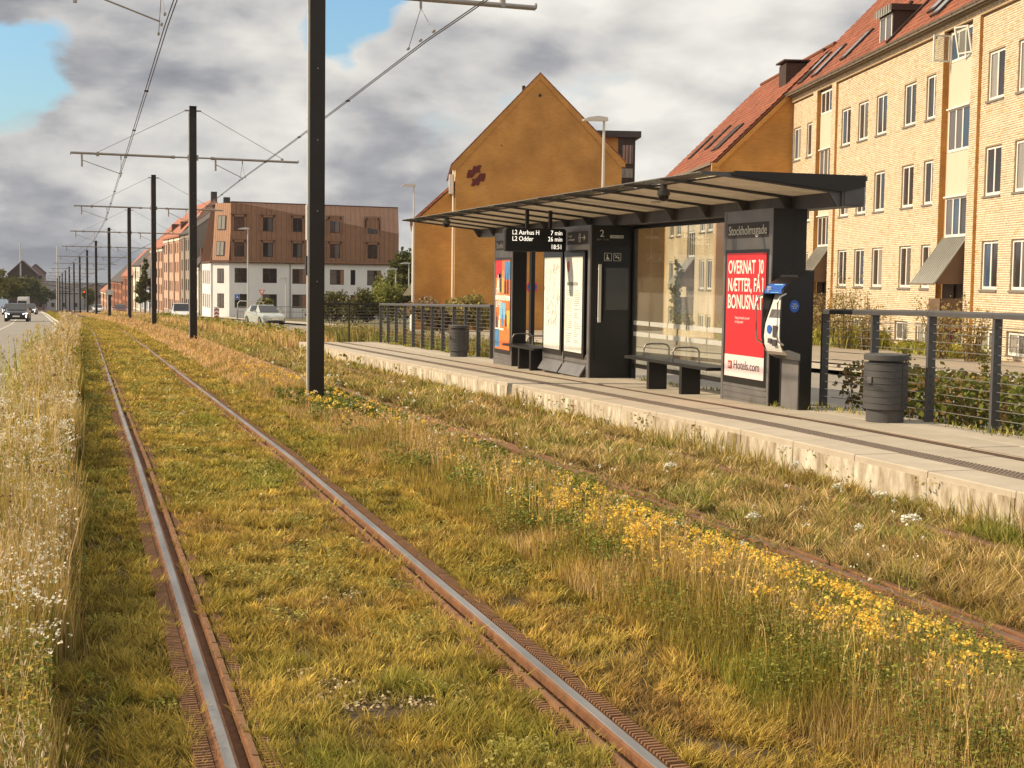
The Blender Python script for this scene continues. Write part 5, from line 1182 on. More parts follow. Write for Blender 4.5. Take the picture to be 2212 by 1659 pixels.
def lawn(x0,x1,y0,y1,d0,hlo,hhi,pal,seed,lean=(.35,1.0),wk=1.0,edge=0):
    fall=lambda y:min(1,(5.5/max(y,.1))**1.45)
    # tufts: blades fan out from shared centres, each tuft with its own height and tone
    TX,TY=scatter(x0,x1,y0,y1,lambda y:d0*.030*fall(y)); nt=len(TX); k=32; i=np.repeat(np.arange(nt),k)
    n=nt*k; a=rng.uniform(0,6.283,n); rr_=.038*np.maximum(1,TY[i]/9)*np.sqrt(rng.random(n))*rng.uniform(.6,1.5,nt)[i]
    X=TX[i]+np.cos(a)*rr_; Y=TY[i]+np.sin(a)*rr_; th=rng.uniform(.6,1.15,nt); tl=np.exp(rng.normal(0,.20,nt))
    la1=a+rng.normal(0,.5,n); wind=vnoise(TX,TY,.7,seed+7)[i]*3*np.pi; la=np.where(rng.random(n)<.55,la1,wind+rng.normal(0,.7,n))
    hm=th[i]; tone=tl[i]
    # low undergrowth
    UX,UY=scatter(x0,x1,y0,y1,lambda y:d0*.60*fall(y)); m=len(UX)
    X=np.concatenate([X,UX]);Y=np.concatenate([Y,UY]); la=np.concatenate([la,rng.uniform(0,6.283,m)]); hm=np.concatenate([hm,np.full(m,.45)]); tone=np.concatenate([tone,np.full(m,.72)]); n=len(X)
    N=vnoise(X*1.4,Y,.55,seed); N2=vnoise(X*1.2,Y,.20,seed+1); N3=vnoise(X,Y,1.6,seed+2)
    t=np.clip(N*.60+N2*.35+N3*.45-.22+rng.normal(0,.12,n),0,1)
    keep=(vnoise(X,Y,.45,seed+5)*.6+vnoise(X,Y,.14,seed+6)*.4+rng.uniform(-.10,.10,n))>.215
    keep&=(X>x0+xo(Y)-.05-.06*vnoise(Y,X*0+2,.3,seed+9))&(X<x1+xo(Y)+.05+.06*vnoise(Y,X*0+7,.3,seed+10))
    X,Y,t,N2,la,hm,tone=[q[keep] for q in (X,Y,t,N2,la,hm,tone)]; n=len(X)
    h=(hlo+(hhi-hlo)*(.2+.8*N2))*hm*rng.uniform(.6,1.15,n)*(1+np.clip(Y/120,0,.8)); w=np.maximum(.0036,.00085*Y)*wk*rng.uniform(.7,1.3,n)
    col=mixc(pal,t)*(tone*rng.uniform(.75,1.25,n))[:,None]
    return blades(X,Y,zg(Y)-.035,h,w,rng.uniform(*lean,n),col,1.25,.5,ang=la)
PL=[BROWN,(.50,.32,.09),GOLD,GOLD,(.42,.32,.07),OLIVE,(.34,.34,.06)]
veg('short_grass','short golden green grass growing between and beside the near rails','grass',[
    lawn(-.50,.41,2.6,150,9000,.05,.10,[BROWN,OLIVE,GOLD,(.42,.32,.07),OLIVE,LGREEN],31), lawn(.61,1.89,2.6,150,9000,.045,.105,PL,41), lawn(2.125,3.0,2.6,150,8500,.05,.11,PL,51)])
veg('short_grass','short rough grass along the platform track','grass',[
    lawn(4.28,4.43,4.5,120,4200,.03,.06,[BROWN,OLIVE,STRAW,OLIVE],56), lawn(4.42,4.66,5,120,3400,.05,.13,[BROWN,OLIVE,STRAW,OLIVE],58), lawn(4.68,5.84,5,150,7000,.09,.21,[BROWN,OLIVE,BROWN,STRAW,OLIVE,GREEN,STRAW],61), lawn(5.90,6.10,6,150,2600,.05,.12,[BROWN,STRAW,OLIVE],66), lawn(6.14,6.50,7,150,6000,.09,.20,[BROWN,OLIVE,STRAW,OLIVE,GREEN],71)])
# clumps of broad leaved weeds and clover in the lawn
def clover(x0,x1,y0,y1,seed,thr,d0,size,pal,z0=.0,zh=.05):
    X,Y=scatter(x0,x1,y0,y1,lambda y:d0*min(1,(6/max(y,.1))**1.5)); k=(vnoise(X,Y,.5,seed)*.7+vnoise(X,Y,.14,seed+1)*.3)>thr; X,Y=X[k],Y[k]; n=len(X)
    P=np.stack([X,Y,zg(Y)-.02+z0+rng.uniform(0,zh,n)],1); return fans(P,np.maximum(size,.0016*Y)*rng.uniform(.7,1.4,n),mixc(pal,rng.random(n))*rng.uniform(.8,1.2,n)[:,None],.35,2)
veg('clover_patches','pale green clover and small leaved weeds in patches of the lawn','ground cover',[clover(.70,1.8,2.8,45,81,.66,2600,.011,[(.40,.35,.08),(.28,.26,.05),(.52,.46,.15)]),clover(2.2,3.0,3,45,91,.68,2400,.011,[(.38,.34,.08),(.26,.24,.05)]),clover(-.05,.36,2.8,45,95,.66,2800,.012,[(.36,.34,.07),(.22,.22,.045)]),clover(4.7,5.85,5,40,97,.66,2200,.014,[GREEN,OLIVE])],'leaf')
veg('dry_litter','pale dry litter on bare patches between the near rails','litter',[(lambda q:q)(clover(.75,1.75,3,30,141,.64,1500,.012,[STRAW,(.8,.7,.5),BROWN],-.01,.015))],'petal')
# tall dry strip between the tracks
def tall(x0,x1,y0,y1,d0,hf,palf,seed,lean=(.05,.35),wk=.8,curve=True,zf=None):
    X,Y=scatter(x0,x1,y0,y1,lambda y:d0*min(1,(7/max(y,.1))**1.35),curve=curve)
    if x1<0: k_=X-xo(Y)<x1+.06-.26*vnoise(Y,Y*0+3,.9,seed+8)-.16*vnoise(Y,Y*0+5,.22,seed+9)+rng.normal(0,.035,len(X)); X,Y=X[k_],Y[k_]
    n=len(X)
    N=vnoise(X,Y,.45,seed); h=hf(X,Y,n)*(.6+.6*N)*rng.uniform(.55,1.1,n); h=np.where((Y>16)&(Y<23)&(np.abs(X-3.3)<.5),h*.5,h); w=np.maximum(.0035,.00085*Y)*wk*rng.uniform(.7,1.3,n)
    t=np.clip(vnoise(X,Y,.7,seed+3)*.7+rng.uniform(-.15,.45,n),0,1)
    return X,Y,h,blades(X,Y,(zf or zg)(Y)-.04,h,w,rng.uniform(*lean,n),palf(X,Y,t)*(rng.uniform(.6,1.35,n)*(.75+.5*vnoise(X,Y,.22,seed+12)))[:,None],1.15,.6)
far=lambda Y:np.clip((Y-12)/22,0,1)[:,None]
pal_mid=lambda X,Y,t: mixc([GREEN,OLIVE,GOLD,BROWN,STRAW],t)*(1-far(Y))+mixc([OLIVE,GOLD,PINKY,PINKY,STRAW],t)*far(Y)
edgef=lambda X,Y,n: np.minimum(.14+.24*np.clip((X-xo(Y)-2.75)/.6,0,1),.05+.31*np.clip(4.36-X+xo(Y),0,2)+.10*np.clip((Y-25)/30,0,1))*(1+.15*np.clip((Y-8)/30,0,1))
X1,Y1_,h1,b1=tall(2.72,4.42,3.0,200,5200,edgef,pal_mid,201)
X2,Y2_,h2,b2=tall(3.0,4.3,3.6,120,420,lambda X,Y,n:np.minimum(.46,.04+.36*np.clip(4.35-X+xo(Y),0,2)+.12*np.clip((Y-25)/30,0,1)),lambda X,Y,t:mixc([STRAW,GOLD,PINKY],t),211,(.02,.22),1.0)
# seed heads on the tall stems
hd=rng.random(len(X2))<.75; seeds=spikes(X2[hd],Y2_[hd],zg(Y2_[hd])-.04,h2[hd],mixc([STRAW,PINKY,BROWN],rng.random(hd.sum())))
veg('tall_dry_grass','tall golden dry grass in the strip between the two tracks where the masts stand','grass',[b1,b2,seeds])
def flowers(x0,x1,y0,y1,dens,seed,thr,hlo,hhi,size,pal,k=4,cl=.03,ncl=5,stem=(.22,.26,.05)):
    X,Y=scatter(x0,x1,y0,y1,lambda y:dens*min(1,(9/max(y,.1))**1.1)); kk=(vnoise(X,Y,.8,seed)*.55+vnoise(X,Y,.22,seed+1)*.45)>thr+.05; X,Y=X[kk],Y[kk]; n=len(X)
    h=rng.uniform(hlo,hhi,n)
    if x0>2 and x1<5:
        h=np.minimum(h,.05+.33*np.clip(4.38-X+xo(Y),0,2)); k2=rng.random(n)<np.clip((4.25-X+xo(Y))/.9,.06,1); X,Y,h=X[k2],Y[k2],h[k2]; n=len(X)
    z=zg(Y)-.03+h; st=blades(X,Y,zg(Y)-.03,h*1.0,np.maximum(.003,.0006*Y),np.full(n,.03),np.tile(np.array(stem),(n,1)))
    Xr=np.repeat(X,ncl)+rng.normal(0,cl,n*ncl); Yr=np.repeat(Y,ncl)+rng.normal(0,cl,n*ncl); Zr=np.repeat(z,ncl)+rng.normal(0,cl*.6,n*ncl)
    s=np.maximum(size,.0011*Yr)*rng.uniform(.7,1.3,n*ncl); return [st,fans(np.stack([Xr,Yr,Zr],1),s,mixc(pal,rng.random(n*ncl)),.6,k)]
YEL=[(.95,.62,.08),(.95,.74,.16),(.90,.50,.06)]
veg('yellow_wildflowers','clusters of small yellow wildflowers in the strip between the tracks','wildflowers',flowers(2.95,4.20,3.4,30,30,301,.52,.20,.38,.010,YEL,2,.020,7)+flowers(3.10,4.2,3.6,11,50,305,.46,.24,.40,.011,YEL,3,.022,8)+flowers(2.95,3.75,3.6,9.5,60,307,.50,.28,.43,.011,YEL,3,.022,9)+flowers(2.9,4.3,9,22,18,308,.52,.22,.36,.011,YEL,2,.03,5),'petal')
veg('leafy_weeds','dark green leafy weeds below the yellow flowers','weeds',[clover(2.95,4.0,3.4,26,311,.50,7500,.011,[GREEN,DKGR,OLIVE],.0,.20),clover(3.0,3.9,3.2,12,313,.40,9000,.010,[GREEN,DKGR,OLIVE,LGREEN],.0,.27),clover(2.78,3.5,3.2,14,317,.50,5000,.010,[(.26,.24,.05),OLIVE,GREEN],.0,.16),clover(3.9,4.4,4,14,315,.55,4000,.010,[GREEN,OLIVE],.0,.10)],'leaf')
WH=[(.88,.86,.76),(.82,.80,.66)]
veg('white_wildflowers','scattered small white flowers in the grass before the platform','wildflowers',flowers(3.1,6.4,4,40,5,321,.42,.14,.34,.011,WH,2,.012,4)+flowers(3.0,4.3,6,18,10,325,.55,.22,.40,.012,[(.75,.78,.62),(.85,.86,.72)],2,.03,6),'petal')
# green fringe against the platform edge
Xf,Yf,hf_,bf=tall(6.28,6.50,7,60,900,lambda X,Y,n:.10+.36*vnoise(X,Y,1.3,402)**1.5,lambda X,Y,t:mixc([STRAW,BROWN,OLIVE,GOLD,(.28,.28,.07),STRAW],t),401,(.05,.45),.9)
kf=clover(6.30,6.5,7,50,405,.68,1200,.02,[GREEN,OLIVE,BROWN],.05,.25)
veg('edge_grass','tufts of green grass and weeds against the platform edge','grass',[bf,kf])
# tall flowering verge at the left, beside the road
lft=lambda X,Y,n:(.45+.12*np.sin(Y*.9))*np.clip((X-xo(Y)+1.1)/.15,.6,1)*np.clip(1.25-Y/90,.75,1.2)
pall=lambda X,Y,t:(mixc([BROWN,OLIVE,(.55,.38,.15),GREEN,PINKY,GOLD,BROWN],t)*(1-np.clip((Y-13)/10,0,1))[:,None]+mixc([GREEN,OLIVE,GOLD,OLIVE,(.45,.42,.14)],t)*np.clip((Y-13)/10,0,1)[:,None])
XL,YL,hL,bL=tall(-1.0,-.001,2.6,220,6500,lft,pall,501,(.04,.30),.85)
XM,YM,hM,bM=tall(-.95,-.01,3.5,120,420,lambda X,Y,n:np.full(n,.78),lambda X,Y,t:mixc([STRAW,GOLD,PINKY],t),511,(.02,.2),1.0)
hk=rng.random(len(XM))<.7; PM_=np.stack([XM[hk],YM[hk],zg(YM[hk])+hM[hk]*.93-.04],1)
veg('tall_verge_grass','tall unmown verge between the road and the left rail','grass',[bL,bM,spikes(XM[hk],YM[hk],zg(YM[hk])-.04,hM[hk],mixc([STRAW,(.85,.72,.5),BROWN],rng.random(hk.sum()))),clover(-.95,-.12,3,60,521,.46,5500,.011,[GREEN,OLIVE,GOLD,DKGR],.05,.42)])
veg('pale_verge_flowers','masses of small cream white flowers in the tall left verge','wildflowers',flowers(-.98,-.10,5.5,17,80,531,.40,.38,.62,.010,WH+[(.9,.78,.6)],2,.03,9)+flowers(-.98,-.1,3.5,14,24,535,.5,.30,.55,.010,[(.95,.62,.10),(.9,.55,.1)],2,.025,6)+flowers(-.9,-.15,5,20,5,541,.5,.45,.7,.012,[(.06,.03,.03),(.12,.05,.03)],2,.025,9),'petal')
XS,YS,hS,bS=tall(-1.25,-.45,9,45,60,lambda X,Y,n:np.full(n,1.05),lambda X,Y,t:mixc([OLIVE,LGREEN,STRAW],t),551,(.05,.4),1.1)
veg('verge_stalks','wispy tall stalks leaning over the road edge from the left verge','weeds',[bS,spikes(XS,YS,zg(YS)-.04,hS,mixc([LGREEN,STRAW,OLIVE],rng.random(len(XS))),14,.35,.010)])
for (u,y,h,lab) in ((238,232,2.6,'red traffic light in front of the distant brick houses'),(181,330,3.4,'red traffic light between the distant masts')):
    az_=PHI+math.atan((u-1106)/3100.); x=y*math.tan(az_); t=thing('traffic_light',lab,'traffic light',(x,y,float(zg(y)))); b=MB(); b.tube([(0,0,0),(0,0,h)],.07,6); b.build('pole',M['pole'],t); b=MB(); b.box(-.18,.18,-.12,.12,h,h+1.0); hh2=b.build('signal_head',M['black'],t); b=MB(); b.tube([(0,-.13,h+.8),(0,-.16,h+.8)],.16,10); b.build('red_lamp',M['red_lamp'],hh2)
# beyond the platform: tall weeds between track and street
Xw,Yw,hw,bw=tall(6.2,7.85,45.5,210,2200,lambda X,Y,n:np.full(n,.62),lambda X,Y,t:mixc([OLIVE,GOLD,PINKY,STRAW,GOLD],t),601,(.05,.35),1.0)
Xv,Yv,hv,bv=tall(4.3,6.2,45,200,1000,lambda X,Y,n:np.full(n,.26),lambda X,Y,t:mixc([GOLD,OLIVE,STRAW],t),605,(.2,.6),1.0)
veg('tall_weeds','tall yellow and green weeds beyond the far end of the platform','weeds',[bw,bv,clover(6.3,7.8,46,130,611,.48,900,.05,[OLIVE,GREEN,GOLD],.1,.55)])
# behind the far fence
Xg,Yg,hg,bg_=tall(9.15,10.9,30,62,1500,lambda X,Y,n:np.full(n,.72),lambda X,Y,t:mixc([BROWN,OLIVE,GREEN,STRAW],t),621,(.05,.35),1.1,False)
veg('fence_weeds','brown and green weeds growing behind the far platform fence','weeds',[bg_,clover(9.2,10.8,30,60,625,.45,900,.045,[GREEN,BROWN,OLIVE,(.4,.2,.12)],.1,.6)])
# tufts in the paving joints at the fence foot
tX=[];tY=[]
for (x,y) in [(8.9,16.0),(8.75,15.2),(8.9,14.6),(8.98,13.2),(8.95,12.5),(8.98,11.6),(8.5,15.9),(8.95,17.2),(9.0,18.3),(9.0,19.4),(9.0,20.6),(8.98,22),(8.98,33.5),(8.98,35.6),(8.98,38),(8.98,40.5),(8.98,42.5),(8.35,16.35)]:
    n=int(rng.uniform(40,110)); tX.append(rng.normal(x,.06,n)); tY.append(rng.normal(y,.28,n))
tX=np.concatenate(tX);tY=np.concatenate(tY); n=len(tX); h=rng.uniform(.02,.10,n)
veg('paving_tufts','small grass tufts in the platform joints at the foot of the fence','grass',[blades(tX,tY,zg(tY)+.30,h,np.maximum(.005,.0009*tY),rng.uniform(.1,.7,n),mixc([OLIVE,GREEN,LGREEN,STRAW],rng.random(n)))])
# single tall umbels of wild carrot
def umbel(loc,h,r,label,tilt=0):
    t=thing('wild_carrot',label,'wildflower',loc,0,'white umbels of wild carrot')
    b=MB(); b.tube([(0,0,0),(.01,0,h*.5),(0,0,h-.04)],[.003,.0025,.002],5); b.build('stem',M['leafstem'],t)
    n=int(60); a=rng.uniform(0,6.28,n); q=np.sqrt(rng.random(n))*r; P=np.stack([np.cos(a)*q,np.sin(a)*q,h+.012-(q/r)**2*.02+np.cos(a)*q*tilt],1)
    V,F,C_=fans(P,np.full(n,r*.33),np.tile(np.array((.86,.85,.76)),(n,1)),.15,1); link('flower_head',arr_mesh('flower_head',V,F,M['petal'],C_,3),t)
    b=MB()
    for i in range(9): an=i*.7; b.tube([(0,0,h-.05),(math.cos(an)*r*.8,math.sin(an)*r*.8,h+.0)],.0012,4)
    b.build('spokes',M['leafstem'],t)
M['leafstem']=mat('leafstem',(.30,.30,.09),.7)
UM=[((7.00+.0,0),0)]
CAM=Vector((0,0,1.75))
def at(u,v,h,dz=0):
    d=FW+RT*((u-1106)/3100.)+UP*((829.5-v)/3100.); z=h
    for _ in range(30): t_=(z-1.75)/d.z; y=d.y*t_; z=float(zg(y))+h+dz
    return (d.x*t_,y,z-h)
for (u,v,r,h,lab) in ((1690,968,.045,.42,'white umbel close below the platform edge, uppermost of the group'),(1719,1000,.035,.40,'small tilted white umbel just below the uppermost one'),(1809,1048,.035,.40,'white umbel left of the largest pair below the platform'),(1901,1067,.045,.42,'flat white umbel right under the cracked edge block'),(1931,1082,.018,.38,'tiny white flower beside the flat umbel'),(1967,1118,.058,.42,'largest white umbel of the group seen from above'),(1627,1113,.035,.50,'flat white umbel on a long thin stem at the left of the group'),(1855,1137,.03,.36,'white flower near the middle of the platform track'),(1446,1004,.045,.50,'white umbel among pale stalks near the middle of the picture')):
    umbel(at(u,v,h),h,r,lab,.2)
# ---- bushes, hedges, trees
def leaf_cloud(parent,name,cs,n,size,pal,mname='leaf'):
    """cs: list of (cx,cy,cz,rx,ry,rz) ellipsoids filled near their surface"""
    cs=np.array(cs); vol=(cs[:,3]*cs[:,4]*cs[:,5])**(2/3); idx=rng.choice(len(cs),n,p=vol/vol.sum()); c=cs[idx]
    d=rng.normal(size=(n,3)); d/=np.linalg.norm(d,axis=1)[:,None]; q=(rng.random(n)**.45)[:,None]; P=c[:,:3]+d*q*c[:,3:6]*rng.uniform(.8,1.12,(n,1))
    t=rng.random(n)*.6+vnoise(P[:,0]*3+P[:,2]*2,P[:,1]*3,1.0,77)*.4
    V,F,C_=fans(P,size*rng.uniform(.6,1.4,n),mixc(pal,t)*rng.uniform(.75,1.2,n)[:,None],1,1); return link(name,arr_mesh(name,V,F,M[mname],C_,3),parent)
def bush(name,label,x,y,w,h,n,size,pal,zb=None,cat='bush',group=None,lobes=7,twigs=0):
    z=float(zg(y)) if zb is None else zb; t=thing(name,label,cat,(x,y,z),0,group); r_=random.Random(int(x*77+y*13)); cs=[]
    for i in range(lobes): cs.append((r_.uniform(-.35,.35)*w,r_.uniform(-.3,.3)*w*.7,h*r_.uniform(.25,.68),w*r_.uniform(.22,.36),w*r_.uniform(.2,.32),h*r_.uniform(.24,.38)))
    leaf_cloud(t,'foliage',cs,n,size,pal)
    b=MB()
    for i in range(6+twigs):
        a=r_.uniform(0,6.28); k=r_.uniform(.1,.42)*w; b.tube([(0,0,0),(math.cos(a)*k*.4,math.sin(a)*k*.4,h*.5),(math.cos(a)*k,math.sin(a)*k,h*r_.uniform(.75,1.05))],[.012+.002*h,.01,.004],4)
    stuff(b.build('stems',M['bark'],t))
    return t
# clipped hedge behind the near fence
t=thing('hedge','low dark green leafy hedge behind the wire fence at the right','hedge',(9.85,12,0))
n=15000; yy=rng.uniform(-6,4.6,n); xx=rng.uniform(-.52,.55,n); top=.60+.10*vnoise(yy,xx,.5,12)+.07*rng.random(n); zz_=-.1+(top+.1)*rng.random(n)**.6
V,F,C_=fans(np.stack([xx,yy,zz_],1),.055*rng.uniform(.6,1.3,n),mixc([DKGR,GREEN,(.20,.19,.05),(.30,.17,.07),OLIVE],rng.random(n)*.6+.4*vnoise(xx,yy,.4,5))*rng.uniform(.7,1.25,n)[:,None],1,1); link('foliage',arr_mesh('foliage',V,F,M['leaf'],C_,3),t)
b=MB(); r_=random.Random(2)
for i in range(60): y=r_.uniform(-6,4.6); x=r_.uniform(-.4,.4); b.tube([(x,y,-.15),(x+r_.uniform(-.1,.1),y+r_.uniform(-.1,.1),.6)],.006,4)
stuff(b.build('stems',M['bark'],t))
for (x,y,h) in ((9.7,13.9,1.0),(9.6,13.0,.82),(9.75,15.6,.95),(9.65,12.2,.86)):
    n=160; P=np.stack([rng.normal(0,.035,n),rng.normal(0,.035,n),rng.uniform(.45,h,n)],1); V,F,C_=fans(P,np.full(n,.035),mixc([BROWN,OLIVE,GREEN],rng.random(n)),1,1)
    tt=thing('hedge_shoot',{13.9:'brown dock seed stalk rising above the hedge beside the litter bin',13.0:'leafy shoot standing above the hedge between two posts',15.6:'dark leafy shoots above the hedge left of the litter bin',12.2:'leafy shoot above the hedge at the right edge'}[y],'plant',(x,y,0)); link('leaves',arr_mesh('leaves',V,F,M['leaf'],C_,3),tt); b=MB(); b.tube([(0,0,0),(0,0,h)],.004,4); b.build('stem',M['bark'],tt)
# dry shrubs along the foot of the yellow block
Lw=Matrix.Translation((P0X,P0Y,0))@Matrix.Rotation(-AZ,4,'Z')
DRY=[(.42,.30,.12),(.30,.24,.07),(.50,.38,.18),(.22,.22,.05)]
sh=[(-3.0,1.5,2.4,'olive shrub at the far end of the yellow block'),(-4.9,1.2,3.7,'tall thin sapling in front of the first stair window'),(-6.9,2.2,2.2,'dry shrub right of the thin sapling'),(-9.0,2.2,2.0,'dry shrub under the second window group'),(-11.2,2.2,2.2,'dry shrub left of the tallest feathery one'),(-13.6,1.6,2.9,'tallest feathery dry shrub before the yellow wall'),(-15.3,1.4,2.1,'last dry shrub before the entrance awning'),(-22.9,1.6,2.1,'dry shrub right of the entrance awning'),(-24.9,1.5,2.2,'dry shrub cut off by the right edge')]
for i,(s,w,h,lab) in enumerate(sh):
    p=Lw@Vector((-1.3-.2*(i%2),s,0)); z=-.65
    t=thing('dry_shrub',lab,'shrub',(p.x,p.y,z),0,'dry shrubs along the yellow block')
    r_=random.Random(i); b=MB(); Ps=[]
    for k in range(16):
        a=r_.uniform(0,6.28); q=r_.uniform(.1,.5)*w; hh_=h*r_.uniform(.55,1.0); tip=(math.cos(a)*q,math.sin(a)*q,hh_); b.tube([(math.cos(a)*q*.3,math.sin(a)*q*.3,0),tuple(c*.5 for c in tip[:2])+(hh_*.55,),tip],[.014,.010,.004],4)
        for m__ in range(60): f=r_.uniform(.12,1); Ps.append((tip[0]*f+r_.gauss(0,.09),tip[1]*f+r_.gauss(0,.09),hh_*f+r_.gauss(0,.05)))
    stuff(b.build('stems',M['bark'],t)); P=np.array(Ps); V,F,C_=fans(P,np.full(len(P),.055)*rng.uniform(.6,1.4,len(P)),mixc(DRY,rng.random(len(P))),1,1); link('leaves',arr_mesh('leaves',V,F,M['leaf'],C_,3),t)
# green beds at the wall foot
def bed(label,pts,h,n,pal,size=.10):
    P=[]; 
    for _ in range(n): a=rng.random(); q=pts[0]+(pts[1]-pts[0])*a; P.append((q.x+rng.normal(0,.35),q.y+rng.normal(0,.35),q.z+rng.random()*h))
    P=np.array(P); V,F,C_=fans(P,size*rng.uniform(.6,1.4,n),mixc(pal,rng.random(n)),.8,1)
    bl=blades(P[:,0],P[:,1],np.full(n,pts[0].z),rng.uniform(.3,1,n)*h*1.2,np.full(n,.045),rng.uniform(.1,.5,n),mixc(pal,rng.random(n)))
    veg('planting_bed',label,'planting',[(V,F,C_),bl],'leaf')
PB=[GREEN,OLIVE,LGREEN,GOLD]
bed('green planting bed at the wall foot left of the entrance',[Vector((28.2,51.5,-.75)),Vector((27.0,45.2,-.7))],.75,5000,PB)
bed('low green planting right of the entrance of the yellow block',[Vector((27.3,43.2,-.65)),Vector((25.2,36.8,-.55))],.42,3500,PB)
bed('green planting in front of the lower yellow block behind the shelter glass',[Vector((28.6,60,-1.0)),Vector((25.6,52,-.85))],.9,5000,PB)
# hoop railing in the front garden
t=thing('garden_railing','low light metal railing before the planting bed of the yellow block','railing',(0,0,0))
A_,B_=Vector((26.95,47.2,-.72)),Vector((28.35,43.6,-.68)); 
for k in (0,1): q=A_ if k==0 else B_; b=MB(); b.tube([(q.x-.0,q.y,q.z),(q.x,q.y,q.z+.62),(q.x+.06,q.y-.16,q.z+.66),(q.x+.12,q.y-.3,q.z+.6),(q.x+.12,q.y-.3,q.z)],.025,6); b.build('post',M['galv'],t,True)
for h in (.2,.38,.56): b=MB(); b.tube([A_+Vector((0,0,h)),B_+Vector((0,0,h))],.018,6); b.build('rail',M['galv'],t)
# trees
def tree(name,label,x,y,h,w,n,size,pal,zb=None,trunk=.3,cone=False,cat='tree',group=None):
    z=float(zg(y)) if zb is None else zb; t=thing(name,label,cat,(x,y,z),0,group); r_=random.Random(int(x*31+y*7)); b=MB()
    b.tube([(0,0,-.3),(.05*w,0,h*.35),(0,.03*w,h*.9)],[trunk*.5,trunk*.38,trunk*.08],7)
    cs=[]; k=16 if not cone else 14
    for i in range(k):
        f=(i+.5)/k; a=r_.uniform(0,6.28)
        if cone: hh_=h*(.22+.76*f); rad=w*.5*(1-f)*.9+.1*w; q=rad*r_.uniform(.2,.9); cs.append((math.cos(a)*q,math.sin(a)*q,hh_,rad*.45,rad*.45,h*.06))
        else: hh_=h*(.35+.55*r_.random()); q=w*.5*r_.uniform(.1,.75)*math.sqrt(max(.1,1-((hh_/h-.6)/.45)**2)); cs.append((math.cos(a)*q,math.sin(a)*q,hh_,w*.17*r_.uniform(.7,1.3),w*.17*r_.uniform(.7,1.3),h*.11*r_.uniform(.7,1.3)))
        b.tube([(0,0,hh_*.7),(math.cos(a)*q*.6,math.sin(a)*q*.6,hh_*.92),(math.cos(a)*q,math.sin(a)*q,hh_)],[trunk*.18,trunk*.1,trunk*.04],5)
    b.build('trunk',M['bark'],t); leaf_cloud(t,'crown',cs,n,size,pal); return t
TG=[(.06,.075,.018),(.09,.10,.02),(.13,.13,.03),(.05,.06,.015)]
TY=[(.16,.16,.03),(.22,.20,.04),(.12,.13,.03)]
tree('dark_tree','dark tree between the white corner building and the orange wing',33.2,150,7.8,5.5,5000,.30,TG,-3.2)
tree('young_tree','thin young tree seen through the glass of the shelter',21.4,50,3.3,1.1,900,.09,TG+TY,-.75,trunk=.08,cone=True)
tree('street_conifer','ragged street conifer before the bright gap in the right hand row',10.1,252,9.2,3.2,1600,.38,TG,trunk=.3,cone=True)
for i,(u,y,h,w,pal,lab) in enumerate(((-6,300,8.5,9,TY,'yellow green tree at the left edge of the picture'),(24,380,9,10,TG,'dark tree behind the parked row of approaching cars'),(46,430,10,11,TG,'rounded dark tree below the gabled house'),(70,440,9.5,10,TG,'dark tree right of the rounded one'),(92,470,8.0,9,TG,'last dark tree where the road disappears'),(112,560,7,9,TG,'small dark tree between road and distant masts'),(192,420,6.5,5,TY,'small olive tree behind the distant masts'))):
    az_=PHI+math.atan((u-1106)/3100.); x=y*math.tan(az_); tree('roadside_tree',lab,x,y,h,w,1500,.5,pal,group='trees at the far end of the road')
# bushes in front of the corner building
PK=[(.10,.11,.03),(.13,.13,.035),(.09,.10,.025),(.20,.16,.06),(.42,.22,.18)]
for (x,y,w,h,pal,lab) in ((20.6,122,4.0,3.0,PK,'dark bush with pinkish blossom right beside the nearest mast'),(22.9,120,3.8,3.2,PK,'pink flowering bush left of the pale shrub'),(25.0,119,3.6,3.9,[(.34,.33,.09),(.25,.26,.06),(.42,.40,.13)],'pale yellow green shrub before the white building'),(25.6,124,2.4,5.2,[(.16,.18,.04),(.22,.22,.05)],'upright green shrub with pointed top'),(27.6,119,4.2,3.2,PK,'pink flowering bush at the right end of the white building'),(28.8,112,2.2,2.6,TY,'light green bush before the dark tree'),(19.6,82,3.0,1.9,[(.34,.33,.09),(.30,.18,.12),(.25,.26,.06)],'bush with reddish flowers left of the orange gable'),(21.6,82,3.0,2.2,[(.40,.32,.12),(.30,.27,.08)],'dry pale bush at the foot of the orange gable'),(17.5,145,2.0,2.2,TY,'thin bush before the white corner building')):
    bush('bush',lab,x,y,w,h,4200,.15,pal,group='bushes on the far side of the side street')
